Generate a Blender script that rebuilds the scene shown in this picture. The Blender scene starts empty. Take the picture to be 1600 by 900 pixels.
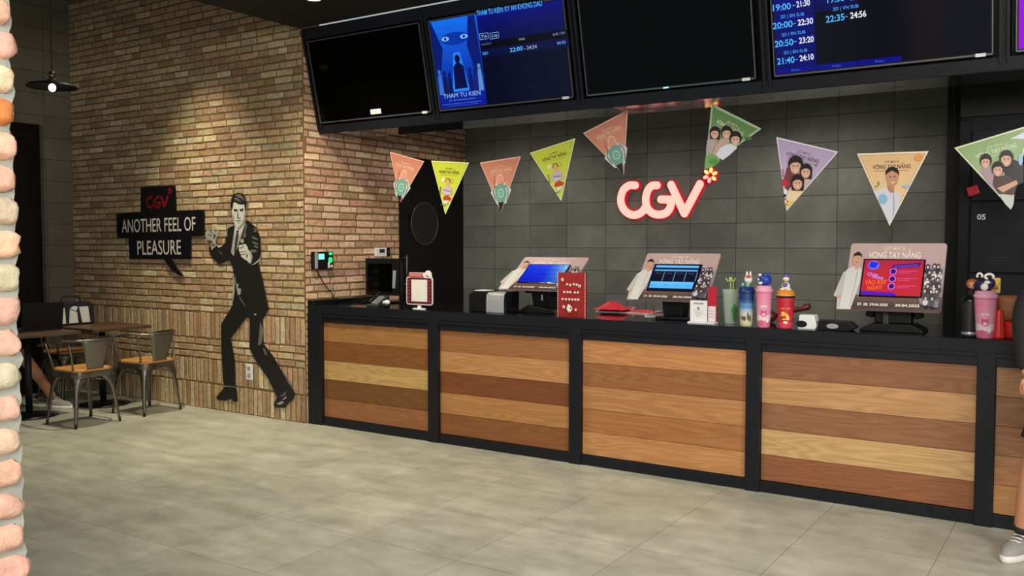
import bpy, bmesh, math, random
import numpy as np
from mathutils import Vector, Matrix, noise
random.seed(7)
PI = math.pi
scene = bpy.context.scene
COL = scene.collection

# ------------------------------------------------------------------ camera
CAM_H, FPX, YAW, PITCH = 1.5, 1407.0, math.radians(33.3), math.radians(2.76)
cam_data = bpy.data.cameras.new('camera')
cam_data.sensor_width = 36.0
cam_data.lens = FPX / 1600 * 36.0
cam_data.clip_start = 0.05
cam = bpy.data.objects.new('camera', cam_data)
COL.objects.link(cam)
cam.location = (0, 0, CAM_H)
cam.rotation_euler = (PI / 2 - PITCH, 0, YAW)
scene.camera = cam

# ------------------------------------------------------------------ view, world, lights
scene.view_settings.view_transform = 'Standard'
scene.view_settings.look = 'None'
scene.view_settings.gamma = 1.0
scene.view_settings.use_curve_mapping = False
scene.view_settings.exposure = 0.0

world = bpy.data.worlds.new('world')
scene.world = world
world.use_nodes = True
world.node_tree.nodes['Background'].inputs[0].default_value = (0.86, 0.95, 1.0, 1)
world.node_tree.nodes['Background'].inputs[1].default_value = 0.50


def area(name, loc, target, size, power, color, sy=None):
    l = bpy.data.lights.new(name, 'AREA')
    l.energy = power
    l.color = color
    l.size = size
    if sy:
        l.shape = 'RECTANGLE'
        l.size_y = sy
    o = bpy.data.objects.new(name, l)
    COL.objects.link(o)
    o.location = loc
    o.rotation_euler = (Vector(target) - Vector(loc)).to_track_quat('-Z', 'Y').to_euler()
    return o


def spot(name, loc, target, power, color, angle=80, blend=0.6, rad=0.04):
    l = bpy.data.lights.new(name, 'SPOT')
    l.energy = power
    l.color = color
    l.spot_size = math.radians(angle)
    l.spot_blend = blend
    l.shadow_soft_size = rad
    o = bpy.data.objects.new(name, l)
    COL.objects.link(o)
    o.location = loc
    o.rotation_euler = (Vector(target) - Vector(loc)).to_track_quat('-Z', 'Y').to_euler()
    return o


WARM = (1.0, 0.80, 0.52)
NEUT = (1.0, 0.93, 0.80)
COOL = (0.90, 0.96, 1.0)
# lobby ceiling panels behind and to the right of the photographer
area('lobby_ceiling_light', (0.5, -0.8, 3.1), (-0.6, 3.8, 0.2), 1.8, 200, (1.0, 0.97, 0.90), 1.8)
area('lobby_ceiling_light', (2.4, 1.2, 3.1), (-1.6, 5.2, 0.6), 1.8, 270, (1.0, 0.96, 0.90), 1.8)
# recessed downlights in front of the counter and the mural
spot('downlight', (-6.75, 4.55, 3.9), (-6.75, 4.75, 0.0), 360, (1.0, 0.90, 0.68), 74, 1.0, 0.03)
spot('downlight', (-4.70, 4.45, 3.22), (-4.9, 4.9, 0.0), 230, (1.0, 0.90, 0.70), 128, 1.0, 0.05)
spot('downlight', (-3.0, 3.9, 3.2), (-3.0, 4.2, 0.0), 130, NEUT, 130, 1.0)
spot('downlight', (-1.0, 3.4, 3.2), (-1.0, 3.7, 0.0), 90, NEUT, 130, 1.0)
# downlights over the back counter, in front of the block wall
spot('downlight', (-4.6, 6.5, 2.95), (-4.6, 6.9, 1.0), 42, (1, .92, .80), 130, 1.0)
spot('downlight', (-1.9, 6.5, 2.95), (-1.9, 6.9, 1.0), 42, (1, .94, .85), 130, 1.0)


# ------------------------------------------------------------------ camera model: a pixel of the photo -> a point on a real plane
_cy, _sy, _cp, _sp = math.cos(YAW), math.sin(YAW), math.cos(PITCH), math.sin(PITCH)
_F = Vector((-_sy * _cp, _cy * _cp, -_sp))
_R = Vector((_cy, _sy, 0))
_U = _R.cross(_F)
EYE = Vector((0, 0, CAM_H))


def ray(x, y):
    return _R * ((x - 800) / FPX) + _U * ((450 - y) / FPX) + _F


def onZ(x, y, z=0.0):
    d = ray(x, y)
    return EYE + d * ((z - CAM_H) / d.z)


def onY(x, y, Y):
    d = ray(x, y)
    return EYE + d * (Y / d.y)


def onX(x, y, X):
    d = ray(x, y)
    return EYE + d * (X / d.x)


def onP(x, y, O, N):
    d = ray(x, y)
    return EYE + d * ((O - EYE).dot(N) / d.dot(N))


# ------------------------------------------------------------------ materials
def lin(c):
    out = []
    for v in c[:3]:
        v = v / 255.0
        out.append(v / 12.92 if v <= 0.04045 else ((v + 0.055) / 1.055) ** 2.4)
    return tuple(out)


MATS = {}


def new_mat(name):
    m = bpy.data.materials.new(name)
    m.use_nodes = True
    nt = m.node_tree
    return m, nt, nt.nodes['Principled BSDF']


def noise_node(nt, scale, detail=4, rough=0.6, coords='Object', stretch=None):
    tc = nt.nodes.new('ShaderNodeTexCoord')
    n = nt.nodes.new('ShaderNodeTexNoise')
    n.inputs['Scale'].default_value = scale
    n.inputs['Detail'].default_value = detail
    n.inputs['Roughness'].default_value = rough
    if stretch:
        mp = nt.nodes.new('ShaderNodeMapping')
        mp.inputs['Scale'].default_value = stretch
        nt.links.new(tc.outputs[coords], mp.inputs[0])
        nt.links.new(mp.outputs[0], n.inputs['Vector'])
    else:
        nt.links.new(tc.outputs[coords], n.inputs['Vector'])
    return n


def mixrgb(nt, a, b, fac=None, mode='MIX', facv=0.5):
    m = nt.nodes.new('ShaderNodeMix')
    m.data_type = 'RGBA'
    m.blend_type = mode
    m.inputs[0].default_value = facv
    if fac is not None:
        nt.links.new(fac, m.inputs[0])
    for s, i in ((a, 6), (b, 7)):
        if isinstance(s, tuple):
            m.inputs[i].default_value = (*s[:3], 1)
        else:
            nt.links.new(s, m.inputs[i])
    return m.outputs[2]


def maprange(nt, v, a, b, c, d):
    n = nt.nodes.new('ShaderNodeMapRange')
    nt.links.new(v, n.inputs[0])
    for i, k in enumerate((a, b, c, d)):
        n.inputs[i + 1].default_value = k
    return n.outputs[0]


def bump(nt, bsdf, height, strength=0.3, dist=0.01):
    b = nt.nodes.new('ShaderNodeBump')
    b.inputs['Strength'].default_value = strength
    b.inputs['Distance'].default_value = dist
    nt.links.new(height, b.inputs['Height'])
    nt.links.new(b.outputs[0], bsdf.inputs['Normal'])


def simple(name, rgb, rough=0.5, metal=0.0, var=0.12, scale=14, bmp=0.0, spec=0.5, trans=0.0, ior=1.45, alpha=1.0):
    """plain surface with a little procedural variation of colour and gloss"""
    m, nt, b = new_mat(name)
    c = lin(rgb)
    n = noise_node(nt, scale)
    lo = tuple(v * (1 - var) for v in c)
    hi = tuple(min(1, v * (1 + var)) for v in c)
    nt.links.new(mixrgb(nt, lo, hi, n.outputs['Fac']), b.inputs['Base Color'])
    nt.links.new(maprange(nt, n.outputs['Fac'], 0.3, 0.7, max(0.02, rough - 0.06), min(1, rough + 0.06)), b.inputs['Roughness'])
    b.inputs['Metallic'].default_value = metal
    b.inputs['Specular IOR Level'].default_value = spec
    b.inputs['Transmission Weight'].default_value = trans
    b.inputs['IOR'].default_value = ior
    b.inputs['Alpha'].default_value = alpha
    if bmp:
        bump(nt, b, n.outputs['Fac'], bmp, 0.004)
    MATS[name] = m
    return m


def emit(name, rgb, strength):
    m, nt, b = new_mat(name)
    b.inputs['Base Color'].default_value = (*lin(rgb), 1)
    b.inputs['Emission Color'].default_value = (*lin(rgb), 1)
    b.inputs['Emission Strength'].default_value = strength
    b.inputs['Roughness'].default_value = 0.4
    MATS[name] = m
    return m


def colored(name, rough=0.5, nscale=20, var=0.25, bmp=0.0, emission=0.0, spec=0.5, bdist=0.004, coat=0.0, base=1.0):
    """surface whose own colours sit in the mesh's colour attribute 'Col'"""
    m, nt, b = new_mat(name)
    at = nt.nodes.new('ShaderNodeAttribute')
    at.attribute_name = 'Col'
    n = noise_node(nt, nscale, 5, 0.65)
    g = maprange(nt, n.outputs['Fac'], 0.25, 0.75, 1 - var, 1 + var * 0.6)
    cc = nt.nodes.new('ShaderNodeCombineColor')
    for i in range(3):
        nt.links.new(g, cc.inputs[i])
    out = mixrgb(nt, at.outputs['Color'], cc.outputs[0], mode='MULTIPLY', facv=1.0)
    if emission:
        nt.links.new(at.outputs['Color'], b.inputs['Emission Color'])
        b.inputs['Emission Strength'].default_value = emission
        b.inputs['Base Color'].default_value = (0.004, 0.004, 0.005, 1)
    else:
        nt.links.new(out, b.inputs['Base Color'])
    b.inputs['Roughness'].default_value = rough
    b.inputs['Specular IOR Level'].default_value = spec
    b.inputs['Coat Weight'].default_value = coat
    if bmp:
        bump(nt, b, n.outputs['Fac'], bmp, bdist)
    MATS[name] = m
    return m


simple('black_metal', (25, 26, 31), 0.42, 0.0, 0.15, 30, spec=0.3)
simple('black_gloss', (18, 18, 20), 0.07, 0.0, 0.1, 8, spec=0.8)
simple('black_plastic', (18, 18, 20), 0.42, 0, 0.15, 40, spec=0.3)
simple('beam_black', (22, 22, 25), 0.07, 0.0, 0.1, 6, spec=1.0)
simple('dark_grey_plastic', (52, 53, 56), 0.45, 0, 0.1, 30)
simple('screen_glass', (3, 3, 3), 0.08, 0, 0.1, 5, spec=0.12)
simple('bezel_metal', (105, 105, 108), 0.35, 0.6, 0.1, 20)
simple('ceiling_black', (26, 23, 21), 0.9, 0, 0.2, 3)
simple('ceiling_brown', (70, 60, 50), 0.9, 0, 0.2, 2)
simple('white_plastic', (225, 226, 224), 0.4, 0, 0.03, 20)
simple('white_paper', (225, 224, 220), 0.7, 0, 0.03, 30)
simple('grey_plastic', (150, 152, 152), 0.4, 0, 0.06, 20)
simple('gun_metal', (120, 116, 106), 0.33, 0.9, 0.3, 9)
simple('back_pad', (120, 118, 106), 0.42, 0.7, 0.12, 7)
simple('seat_wood', (190, 135, 72), 0.45, 0, 0.2, 12)
simple('table_wood', (84, 60, 42), 0.5, 0, 0.25, 8)
simple('silver', (205, 206, 208), 0.3, 0.6, 0.08, 10)
simple('red_paint', (185, 30, 32), 0.5, 0, 0.1, 20)
simple('red_paper', (250, 58, 74), 0.45, 0, 0.12, 20)
simple('card_red', (150, 36, 34), 0.5, 0, 0.12, 20)
simple('door_black', (9, 8, 8), 0.35, 0, 0.2, 10)
simple('smoked_glass', (36, 36, 34), 0.1, 0, 0.1, 5)
simple('locker_grey', (24, 25, 29), 0.5, 0.0, 0.1, 12, spec=0.2)
simple('locker_trim', (17, 17, 20), 0.5, 0.0, 0.1, 12, spec=0.2)
simple('void_black', (8, 8, 9), 0.6, 0, 0.2, 5)
simple('skin', (196, 138, 104), 0.5, 0, 0.08, 10)
simple('black_cloth', (30, 30, 33), 0.85, 0, 0.2, 40, 0.3)
simple('red_cloth', (120, 22, 24), 0.85, 0, 0.2, 40, 0.3)
simple('dark_hair', (22, 16, 14), 0.5, 0, 0.3, 60, 0.4)
simple('shoe_white', (222, 219, 208), 0.6, 0, 0.08, 20, 0.2)
simple('shoe_mesh', (150, 148, 142), 0.8, 0, 0.15, 90, 0.4)
simple('black_rubber', (16, 16, 16), 0.7, 0, 0.2, 30)
simple('thread', (50, 50, 48), 0.6)
simple('leaf_green', (70, 130, 62), 0.5, 0, 0.25, 30)
simple('straw_green', (165, 190, 110), 0.4, 0, 0.1, 20)
simple('clear_plastic', (196, 214, 200), 0.15, 0, 0.02, 10, alpha=0.42)
simple('amber_lid', (220, 140, 40), 0.35, 0, 0.12, 20)
simple('pink_lid', (222, 160, 185), 0.35, 0, 0.06, 20)
simple('blue_lid', (22, 50, 105), 0.35, 0, 0.1, 20)
simple('topper_white', (228, 220, 212), 0.45, 0, 0.05, 20)
simple('topper_red', (205, 60, 62), 0.45, 0, 0.08, 20)
simple('topper_blue', (30, 62, 160), 0.35, 0, 0.1, 20)
simple('topper_purple', (98, 92, 160), 0.4, 0, 0.1, 20)
simple('topper_yellow', (225, 190, 80), 0.4, 0, 0.1, 20)
simple('topper_teal', (120, 190, 180), 0.4, 0, 0.1, 20)
simple('topper_brown', (150, 84, 42), 0.5, 0, 0.15, 20)
simple('navy', (28, 30, 70), 0.4, 0, 0.1, 20)
simple('cup_charcoal', (46, 46, 50), 0.35, 0.2, 0.1, 12)
simple('bucket_brown', (150, 96, 62), 0.55, 0, 0.1, 14)
simple('bucket_red', (205, 44, 34), 0.35, 0, 0.1, 14)
simple('dark_red_wood', (95, 32, 26), 0.35, 0, 0.2, 20)
simple('mortar', (124, 98, 66), 0.95, 0, 0.25, 40, 0.6)
simple('mortar_grey', (146, 147, 138), 0.95, 0, 0.22, 30, 0.8)
simple('cream_letter', (232, 226, 214), 0.6, 0, 0.03, 20)
simple('cord_black', (14, 14, 14), 0.6)
simple('jacket_white', (215, 213, 205), 0.7, 0, 0.05, 20)
emit('logo_face', (255, 188, 174), 1.0)
emit('logo_edge', (190, 6, 30), 0.85)
emit('flower_glow', (255, 214, 120), 1.3)
emit('green_led', (20, 230, 110), 1.2)
emit('cyan_lcd', (130, 225, 228), 0.8)
emit('bulb_glow', (255, 244, 225), 9.0)
emit('downlight_glow', (255, 246, 230), 7.0)
emit('tv_led', (150, 225, 255), 1.5)
colored('brick', 0.9, 34, 0.42, 0.75)
colored('brick_near', 0.9, 38, 0.22, 0.9, bdist=0.006)
colored('printed', 0.42, 60, 0.05, 0)
colored('mural_paint', 0.6, 60, 0.15, 0.3)
colored('screen_on', 0.15, 10, 0.0, 0, emission=1.0, spec=0.15)
colored('glossy_print', 0.25, 60, 0.04, 0)
MATS['logo_face'].node_tree.nodes['Principled BSDF'].inputs['Emission Strength'].default_value = 0.95


def wood_mat():
    m, nt, b = new_mat('plank_wood')
    at = nt.nodes.new('ShaderNodeAttribute')
    at.attribute_name = 'Col'
    tc = nt.nodes.new('ShaderNodeTexCoord')
    # every plank gets its own piece of grain: shift by its row
    sep = nt.nodes.new('ShaderNodeSeparateXYZ')
    nt.links.new(tc.outputs['Object'], sep.inputs[0])
    row = nt.nodes.new('ShaderNodeMath'); row.operation = 'MULTIPLY_ADD'
    nt.links.new(sep.outputs[2], row.inputs[0]); row.inputs[1].default_value = 1 / 0.157; row.inputs[2].default_value = -0.071 / 0.157
    fl = nt.nodes.new('ShaderNodeMath'); fl.operation = 'FLOOR'
    nt.links.new(row.outputs[0], fl.inputs[0])
    off = nt.nodes.new('ShaderNodeMath'); off.operation = 'MULTIPLY'
    nt.links.new(fl.outputs[0], off.inputs[0]); off.inputs[1].default_value = 7.31
    ax = nt.nodes.new('ShaderNodeMath'); ax.operation = 'ADD'
    nt.links.new(sep.outputs[0], ax.inputs[0]); nt.links.new(off.outputs[0], ax.inputs[1])
    cmb = nt.nodes.new('ShaderNodeCombineXYZ')
    sx = nt.nodes.new('ShaderNodeMath'); sx.operation = 'MULTIPLY'; sx.inputs[1].default_value = 0.55
    nt.links.new(ax.outputs[0], sx.inputs[0])
    sz = nt.nodes.new('ShaderNodeMath'); sz.operation = 'MULTIPLY'; sz.inputs[1].default_value = 6.0
    nt.links.new(sep.outputs[2], sz.inputs[0])
    nt.links.new(sx.outputs[0], cmb.inputs[0]); nt.links.new(sz.outputs[0], cmb.inputs[2])
    nt.links.new(off.outputs[0], cmb.inputs[1])
    n1 = nt.nodes.new('ShaderNodeTexNoise'); n1.inputs['Scale'].default_value = 1.6; n1.inputs['Detail'].default_value = 1.5
    nt.links.new(cmb.outputs[0], n1.inputs['Vector'])
    # growth-ring contours of the broad noise
    mul = nt.nodes.new('ShaderNodeMath'); mul.operation = 'MULTIPLY'; mul.inputs[1].default_value = 85
    nt.links.new(n1.outputs['Fac'], mul.inputs[0])
    sn = nt.nodes.new('ShaderNodeMath'); sn.operation = 'SINE'
    nt.links.new(mul.outputs[0], sn.inputs[0])
    ring = maprange(nt, sn.outputs[0], -1, 1, 0.84, 1.06)
    n2 = nt.nodes.new('ShaderNodeTexNoise'); n2.inputs['Scale'].default_value = 9; n2.inputs['Detail'].default_value = 6
    mp = nt.nodes.new('ShaderNodeMapping'); mp.inputs['Scale'].default_value = (0.5, 1, 3.0)
    nt.links.new(cmb.outputs[0], mp.inputs[0]); nt.links.new(mp.outputs[0], n2.inputs['Vector'])
    fine = maprange(nt, n2.outputs['Fac'], 0.3, 0.7, 0.86, 1.10)
    mm = nt.nodes.new('ShaderNodeMath'); mm.operation = 'MULTIPLY'
    nt.links.new(ring, mm.inputs[0]); nt.links.new(fine, mm.inputs[1])
    cc = nt.nodes.new('ShaderNodeCombineColor')
    for i, p in enumerate((0.8, 1.0, 1.3)):
        pw = nt.nodes.new('ShaderNodeMath'); pw.operation = 'POWER'; pw.inputs[1].default_value = p
        nt.links.new(mm.outputs[0], pw.inputs[0]); nt.links.new(pw.outputs[0], cc.inputs[i])
    nt.links.new(mixrgb(nt, at.outputs['Color'], cc.outputs[0], mode='MULTIPLY', facv=1.0), b.inputs['Base Color'])
    b.inputs['Roughness'].default_value = 0.42
    bump(nt, b, n2.outputs['Fac'], 0.08, 0.002)
    MATS['plank_wood'] = m


wood_mat()


def block_mat(name, c1, c2, mort, w, h, ox, oz, axis='XZ', rough=0.8):
    m, nt, b = new_mat(name)
    g = nt.nodes.new('ShaderNodeNewGeometry')
    sep = nt.nodes.new('ShaderNodeSeparateXYZ')
    nt.links.new(g.outputs['Position'], sep.inputs[0])
    cmb = nt.nodes.new('ShaderNodeCombineXYZ')
    for k, (ch, o) in enumerate(zip(axis, (ox, oz))):
        ad = nt.nodes.new('ShaderNodeMath'); ad.operation = 'ADD'; ad.inputs[1].default_value = o
        nt.links.new(sep.outputs['XYZ'.index(ch)], ad.inputs[0])
        nt.links.new(ad.outputs[0], cmb.inputs[k])
    br = nt.nodes.new('ShaderNodeTexBrick')
    br.offset = 0.0
    br.squash = 1.0
    br.inputs['Scale'].default_value = 1.0
    br.inputs['Brick Width'].default_value = w
    br.inputs['Row Height'].default_value = h
    br.inputs['Mortar Size'].default_value = 0.0028
    br.inputs['Mortar Smooth'].default_value = 0.3
    br.inputs['Color1'].default_value = (*lin(c1), 1)
    br.inputs['Color2'].default_value = (*lin(c2), 1)
    br.inputs['Mortar'].default_value = (*lin(mort), 1)
    nt.links.new(cmb.outputs[0], br.inputs['Vector'])
    n = noise_node(nt, 5, 6, 0.7)
    n2 = noise_node(nt, 1.6, 4, 0.6)
    f = maprange(nt, n.outputs['Fac'], 0.3, 0.75, 0.82, 1.15)
    f2 = maprange(nt, n2.outputs['Fac'], 0.3, 0.7, 0.85, 1.12)
    mm = nt.nodes.new('ShaderNodeMath'); mm.operation = 'MULTIPLY'
    nt.links.new(f, mm.inputs[0]); nt.links.new(f2, mm.inputs[1])
    cc = nt.nodes.new('ShaderNodeCombineColor')
    for i in range(3):
        nt.links.new(mm.outputs[0], cc.inputs[i])
    nt.links.new(mixrgb(nt, br.outputs['Color'], cc.outputs[0], mode='MULTIPLY', facv=1.0), b.inputs['Base Color'])
    b.inputs['Roughness'].default_value = rough
    inv = maprange(nt, br.outputs['Fac'], 0, 1, 1, 0)
    bump(nt, b, inv, 0.6, 0.004)
    MATS[name] = m
    return m, nt, b, br


block_mat('grey_block', (134, 136, 126), (116, 118, 109), (66, 66, 62), 0.4215, 0.2162, 0.98, -1.4698 + 0.2162 * 20)
block_mat('grey_block_side', (118, 112, 98), (108, 103, 90), (60, 56, 50), 0.42, 0.2162, 0.0, 0.02 + 0.2162 * 20, 'YZ')


def floor_mat():
    m, nt, b, br = block_mat('floor_tile', (186, 185, 168), (176, 176, 158), (122, 120, 104), 0.6355, 0.6265, 2.537 + 0.6355 * 40, -3.378 + 0.6265 * 40, 'XY', 0.3)
    br.inputs['Mortar Size'].default_value = 0.0016
    # long soft streaks in the porcelain
    n = noise_node(nt, 2.2, 5, 0.6, 'Object', (1.0, 3.2, 1))
    f = maprange(nt, n.outputs['Fac'], 0.35, 0.7, 0.84, 1.10)
    cc = nt.nodes.new('ShaderNodeCombineColor')
    for i in range(3):
        nt.links.new(f, cc.inputs[i])
    src = b.inputs['Base Color'].links[0].from_socket
    nt.links.new(mixrgb(nt, src, cc.outputs[0], mode='MULTIPLY', facv=1.0), b.inputs['Base Color'])
    nt.links.new(maprange(nt, n.outputs['Fac'], 0.3, 0.7, 0.30, 0.42), b.inputs['Roughness'])


floor_mat()


# ------------------------------------------------------------------ mesh builder
def setprops(o, label=None, cat=None, group=None, kind=None):
    if label: o['label'] = label
    if cat: o['category'] = cat
    if group: o['group'] = group
    if kind: o['kind'] = kind
    return o


def thing(name, label, cat, loc=(0, 0, 0), rotz=0.0, group=None):
    o = bpy.data.objects.new(name, None)
    o.empty_display_size = 0.1
    COL.objects.link(o)
    o.location = loc
    o.rotation_euler = (0, 0, rotz)
    return setprops(o, label, cat, group)


def dup(root, loc=None, rotz=None, label=None, group=None):
    r = root.copy()
    COL.objects.link(r)
    if loc is not None: r.location = loc
    if rotz is not None: r.rotation_euler = (0, 0, rotz)
    if label: r['label'] = label
    if group: r['group'] = group
    for ch in list(root.children):
        c = ch.copy(); COL.objects.link(c); c.parent = r
        for g in ch.children:
            d = g.copy(); COL.objects.link(d); d.parent = c
    return r


class MB:
    def __init__(self, off=(0, 0, 0)):
        self.v, self.f, self.c, self.s = [], [], [], []
        self.off = Vector(off)
        self.col = (0.5, 0.5, 0.5)

    def add(self, verts, faces, col=None, smooth=False):
        n = len(self.v)
        self.v += [tuple(Vector(p) - self.off) for p in verts]
        for f in faces:
            self.f.append(tuple(i + n for i in f))
            self.c.append(col or self.col)
            self.s.append(smooth)
        return self

    def box(self, x0, x1, y0, y1, z0, z1, col=None, rot=None, piv=None):
        vs = [Vector((x, y, z)) for x in (x0, x1) for y in (y0, y1) for z in (z0, z1)]
        if rot is not None:
            c = Vector(piv) if piv is not None else Vector(((x0 + x1) / 2, (y0 + y1) / 2, (z0 + z1) / 2))
            vs = [c + rot @ (p - c) for p in vs]
        return self.add(vs, [(0, 1, 3, 2), (4, 6, 7, 5), (0, 4, 5, 1), (2, 3, 7, 6), (0, 2, 6, 4), (1, 5, 7, 3)], col)

    def tube(self, pts, r, n=10, col=None, caps=True, closed=False, flat=None):
        pts = [Vector(p) for p in pts]
        rs = r if isinstance(r, (list, tuple)) else [r] * len(pts)
        m = len(pts)
        prev = None
        vs, fs = [], []
        for i, p in enumerate(pts):
            if closed:
                t = pts[(i + 1) % m] - pts[i - 1]
            else:
                t = pts[min(i + 1, m - 1)] - pts[max(i - 1, 0)]
            if t.length < 1e-9: t = Vector((0, 0, 1))
            t.normalize()
            if prev is None:
                a = Vector((0, 0, 1)) if abs(t.z) < 0.9 else Vector((1, 0, 0))
                prev = t.cross(a).normalized()
            prev = (prev - t * prev.dot(t)).normalized()
            w = t.cross(prev)
            for k in range(n):
                a = 2 * PI * k / n
                vs.append(p + (prev * math.cos(a) + w * math.sin(a)) * rs[i])
        seg = m if closed else m - 1
        for i in range(seg):
            j = (i + 1) % m
            for k in range(n):
                l = (k + 1) % n
                fs.append((i * n + k, i * n + l, j * n + l, j * n + k))
        self.add(vs, fs, col, True)
        if caps and not closed:
            self.add(vs[:n], [tuple(range(n))[::-1]], col)
            self.add(vs[-n:], [tuple(range(n))], col)
        return self

    def lathe(self, prof, c=(0, 0, 0), n=28, col=None, squash=(1, 1), smooth=True, cols=None):
        c = Vector(c)
        vs = []
        for r, z in prof:
            for k in range(n):
                a = 2 * PI * k / n
                vs.append(c + Vector((math.cos(a) * r * squash[0], math.sin(a) * r * squash[1], z)))
        for i in range(len(prof) - 1):
            fs = []
            for k in range(n):
                l = (k + 1) % n
                fs.append((k, l, n + l, n + k))
            self.add(vs[i * n:(i + 2) * n], fs, (cols[i] if cols else col), smooth)
        return self

    def ball(self, c, rx, ry=None, rz=None, n=16, col=None, rot=None):
        ry = rx if ry is None else ry
        rz = rx if rz is None else rz
        c = Vector(c)
        m = n // 2
        vs, fs = [], []
        for i in range(m + 1):
            th = PI * i / m
            for k in range(n):
                a = 2 * PI * k / n
                p = Vector((rx * math.sin(th) * math.cos(a), ry * math.sin(th) * math.sin(a), -rz * math.cos(th)))
                if rot is not None: p = rot @ p
                vs.append(c + p)
        for i in range(m):
            for k in range(n):
                l = (k + 1) % n
                fs.append((i * n + k, i * n + l, (i + 1) * n + l, (i + 1) * n + k))
        return self.add(vs, fs, col, True)

    def prism(self, poly, O, U, V, N, t, col=None):
        """polygon in the (U, V) plane, thickness t along N"""
        O, U, V, N = Vector(O), Vector(U), Vector(V), Vector(N)
        a = [O + U * x + V * y for x, y in poly]
        b = [p + N * t for p in a]
        m = len(poly)
        fs = [tuple(range(m))[::-1], tuple(range(m, 2 * m))]
        fs += [(i, (i + 1) % m, m + (i + 1) % m, m + i) for i in range(m)]
        return self.add(a + b, fs, col)

    def build(self, name, mat, parent=None, bevel=0.0, kind=None, label=None, segs=2, recalc=True):
        me = bpy.data.meshes.new(name)
        me.from_pydata(self.v, [], self.f)
        me.polygons.foreach_set('use_smooth', self.s)
        ca = me.color_attributes.new('Col', 'FLOAT_COLOR', 'CORNER')
        buf = []
        for f, c in zip(self.f, self.c):
            buf += [c[0], c[1], c[2], 1.0] * len(f)
        ca.data.foreach_set('color', buf)
        me.materials.append(MATS[mat] if isinstance(mat, str) else mat)
        if recalc:
            bm = bmesh.new(); bm.from_mesh(me)
            bmesh.ops.remove_doubles(bm, verts=bm.verts, dist=1e-6)
            bmesh.ops.recalc_face_normals(bm, faces=bm.faces)
            bm.to_mesh(me); bm.free()
        me.update()
        o = bpy.data.objects.new(name, me)
        COL.objects.link(o)
        if parent is not None: o.parent = parent
        if bevel:
            b = o.modifiers.new('bevel', 'BEVEL')
            b.width = bevel; b.segments = segs; b.limit_method = 'ANGLE'; b.angle_limit = math.radians(40)
        setprops(o, label, None, None, kind)
        return o


def rrect(w, h, r, x=0, y=0, n=6):
    out = []
    for cx, cy, a0 in ((w - r, r, -90), (w - r, h - r, 0), (r, h - r, 90), (r, r, 180)):
        for k in range(n + 1):
            a = math.radians(a0 + 90 * k / n)
            out.append((x + cx + r * math.cos(a), y + cy + r * math.sin(a)))
    return out


def circ(x, y, rx, ry=None, rot=0, n=20):
    ry = rx if ry is None else ry
    ca, sa = math.cos(rot), math.sin(rot)
    return [(x + rx * math.cos(2 * PI * k / n) * ca - ry * math.sin(2 * PI * k / n) * sa,
             y + rx * math.cos(2 * PI * k / n) * sa + ry * math.sin(2 * PI * k / n) * ca) for k in range(n)]


_text_cache = {}


def text_mesh(s, bold=0.0):
    key = (s, bold)
    if key not in _text_cache:
        cu = bpy.data.curves.new('t', 'FONT')
        cu.body = s
        cu.size = 1.0
        cu.offset = bold
        cu.resolution_u = 3
        o = bpy.data.objects.new('t', cu)
        COL.objects.link(o)
        dg = bpy.context.evaluated_depsgraph_get()
        dg.update()
        me = bpy.data.meshes.new_from_object(o.evaluated_get(dg))
        vs = [(v.co.x, v.co.y) for v in me.vertices]
        fs = [tuple(p.vertices) for p in me.polygons]
        bpy.data.objects.remove(o); bpy.data.meshes.remove(me); bpy.data.curves.remove(cu)
        if vs:
            x0 = min(v[0] for v in vs); x1 = max(v[0] for v in vs)
            y0 = min(v[1] for v in vs); y1 = max(v[1] for v in vs)
        else:
            x0, x1, y0, y1 = 0, 1, 0, 1
        _text_cache[key] = (vs, fs, x0, x1, y0, y1)
    return _text_cache[key]


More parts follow.
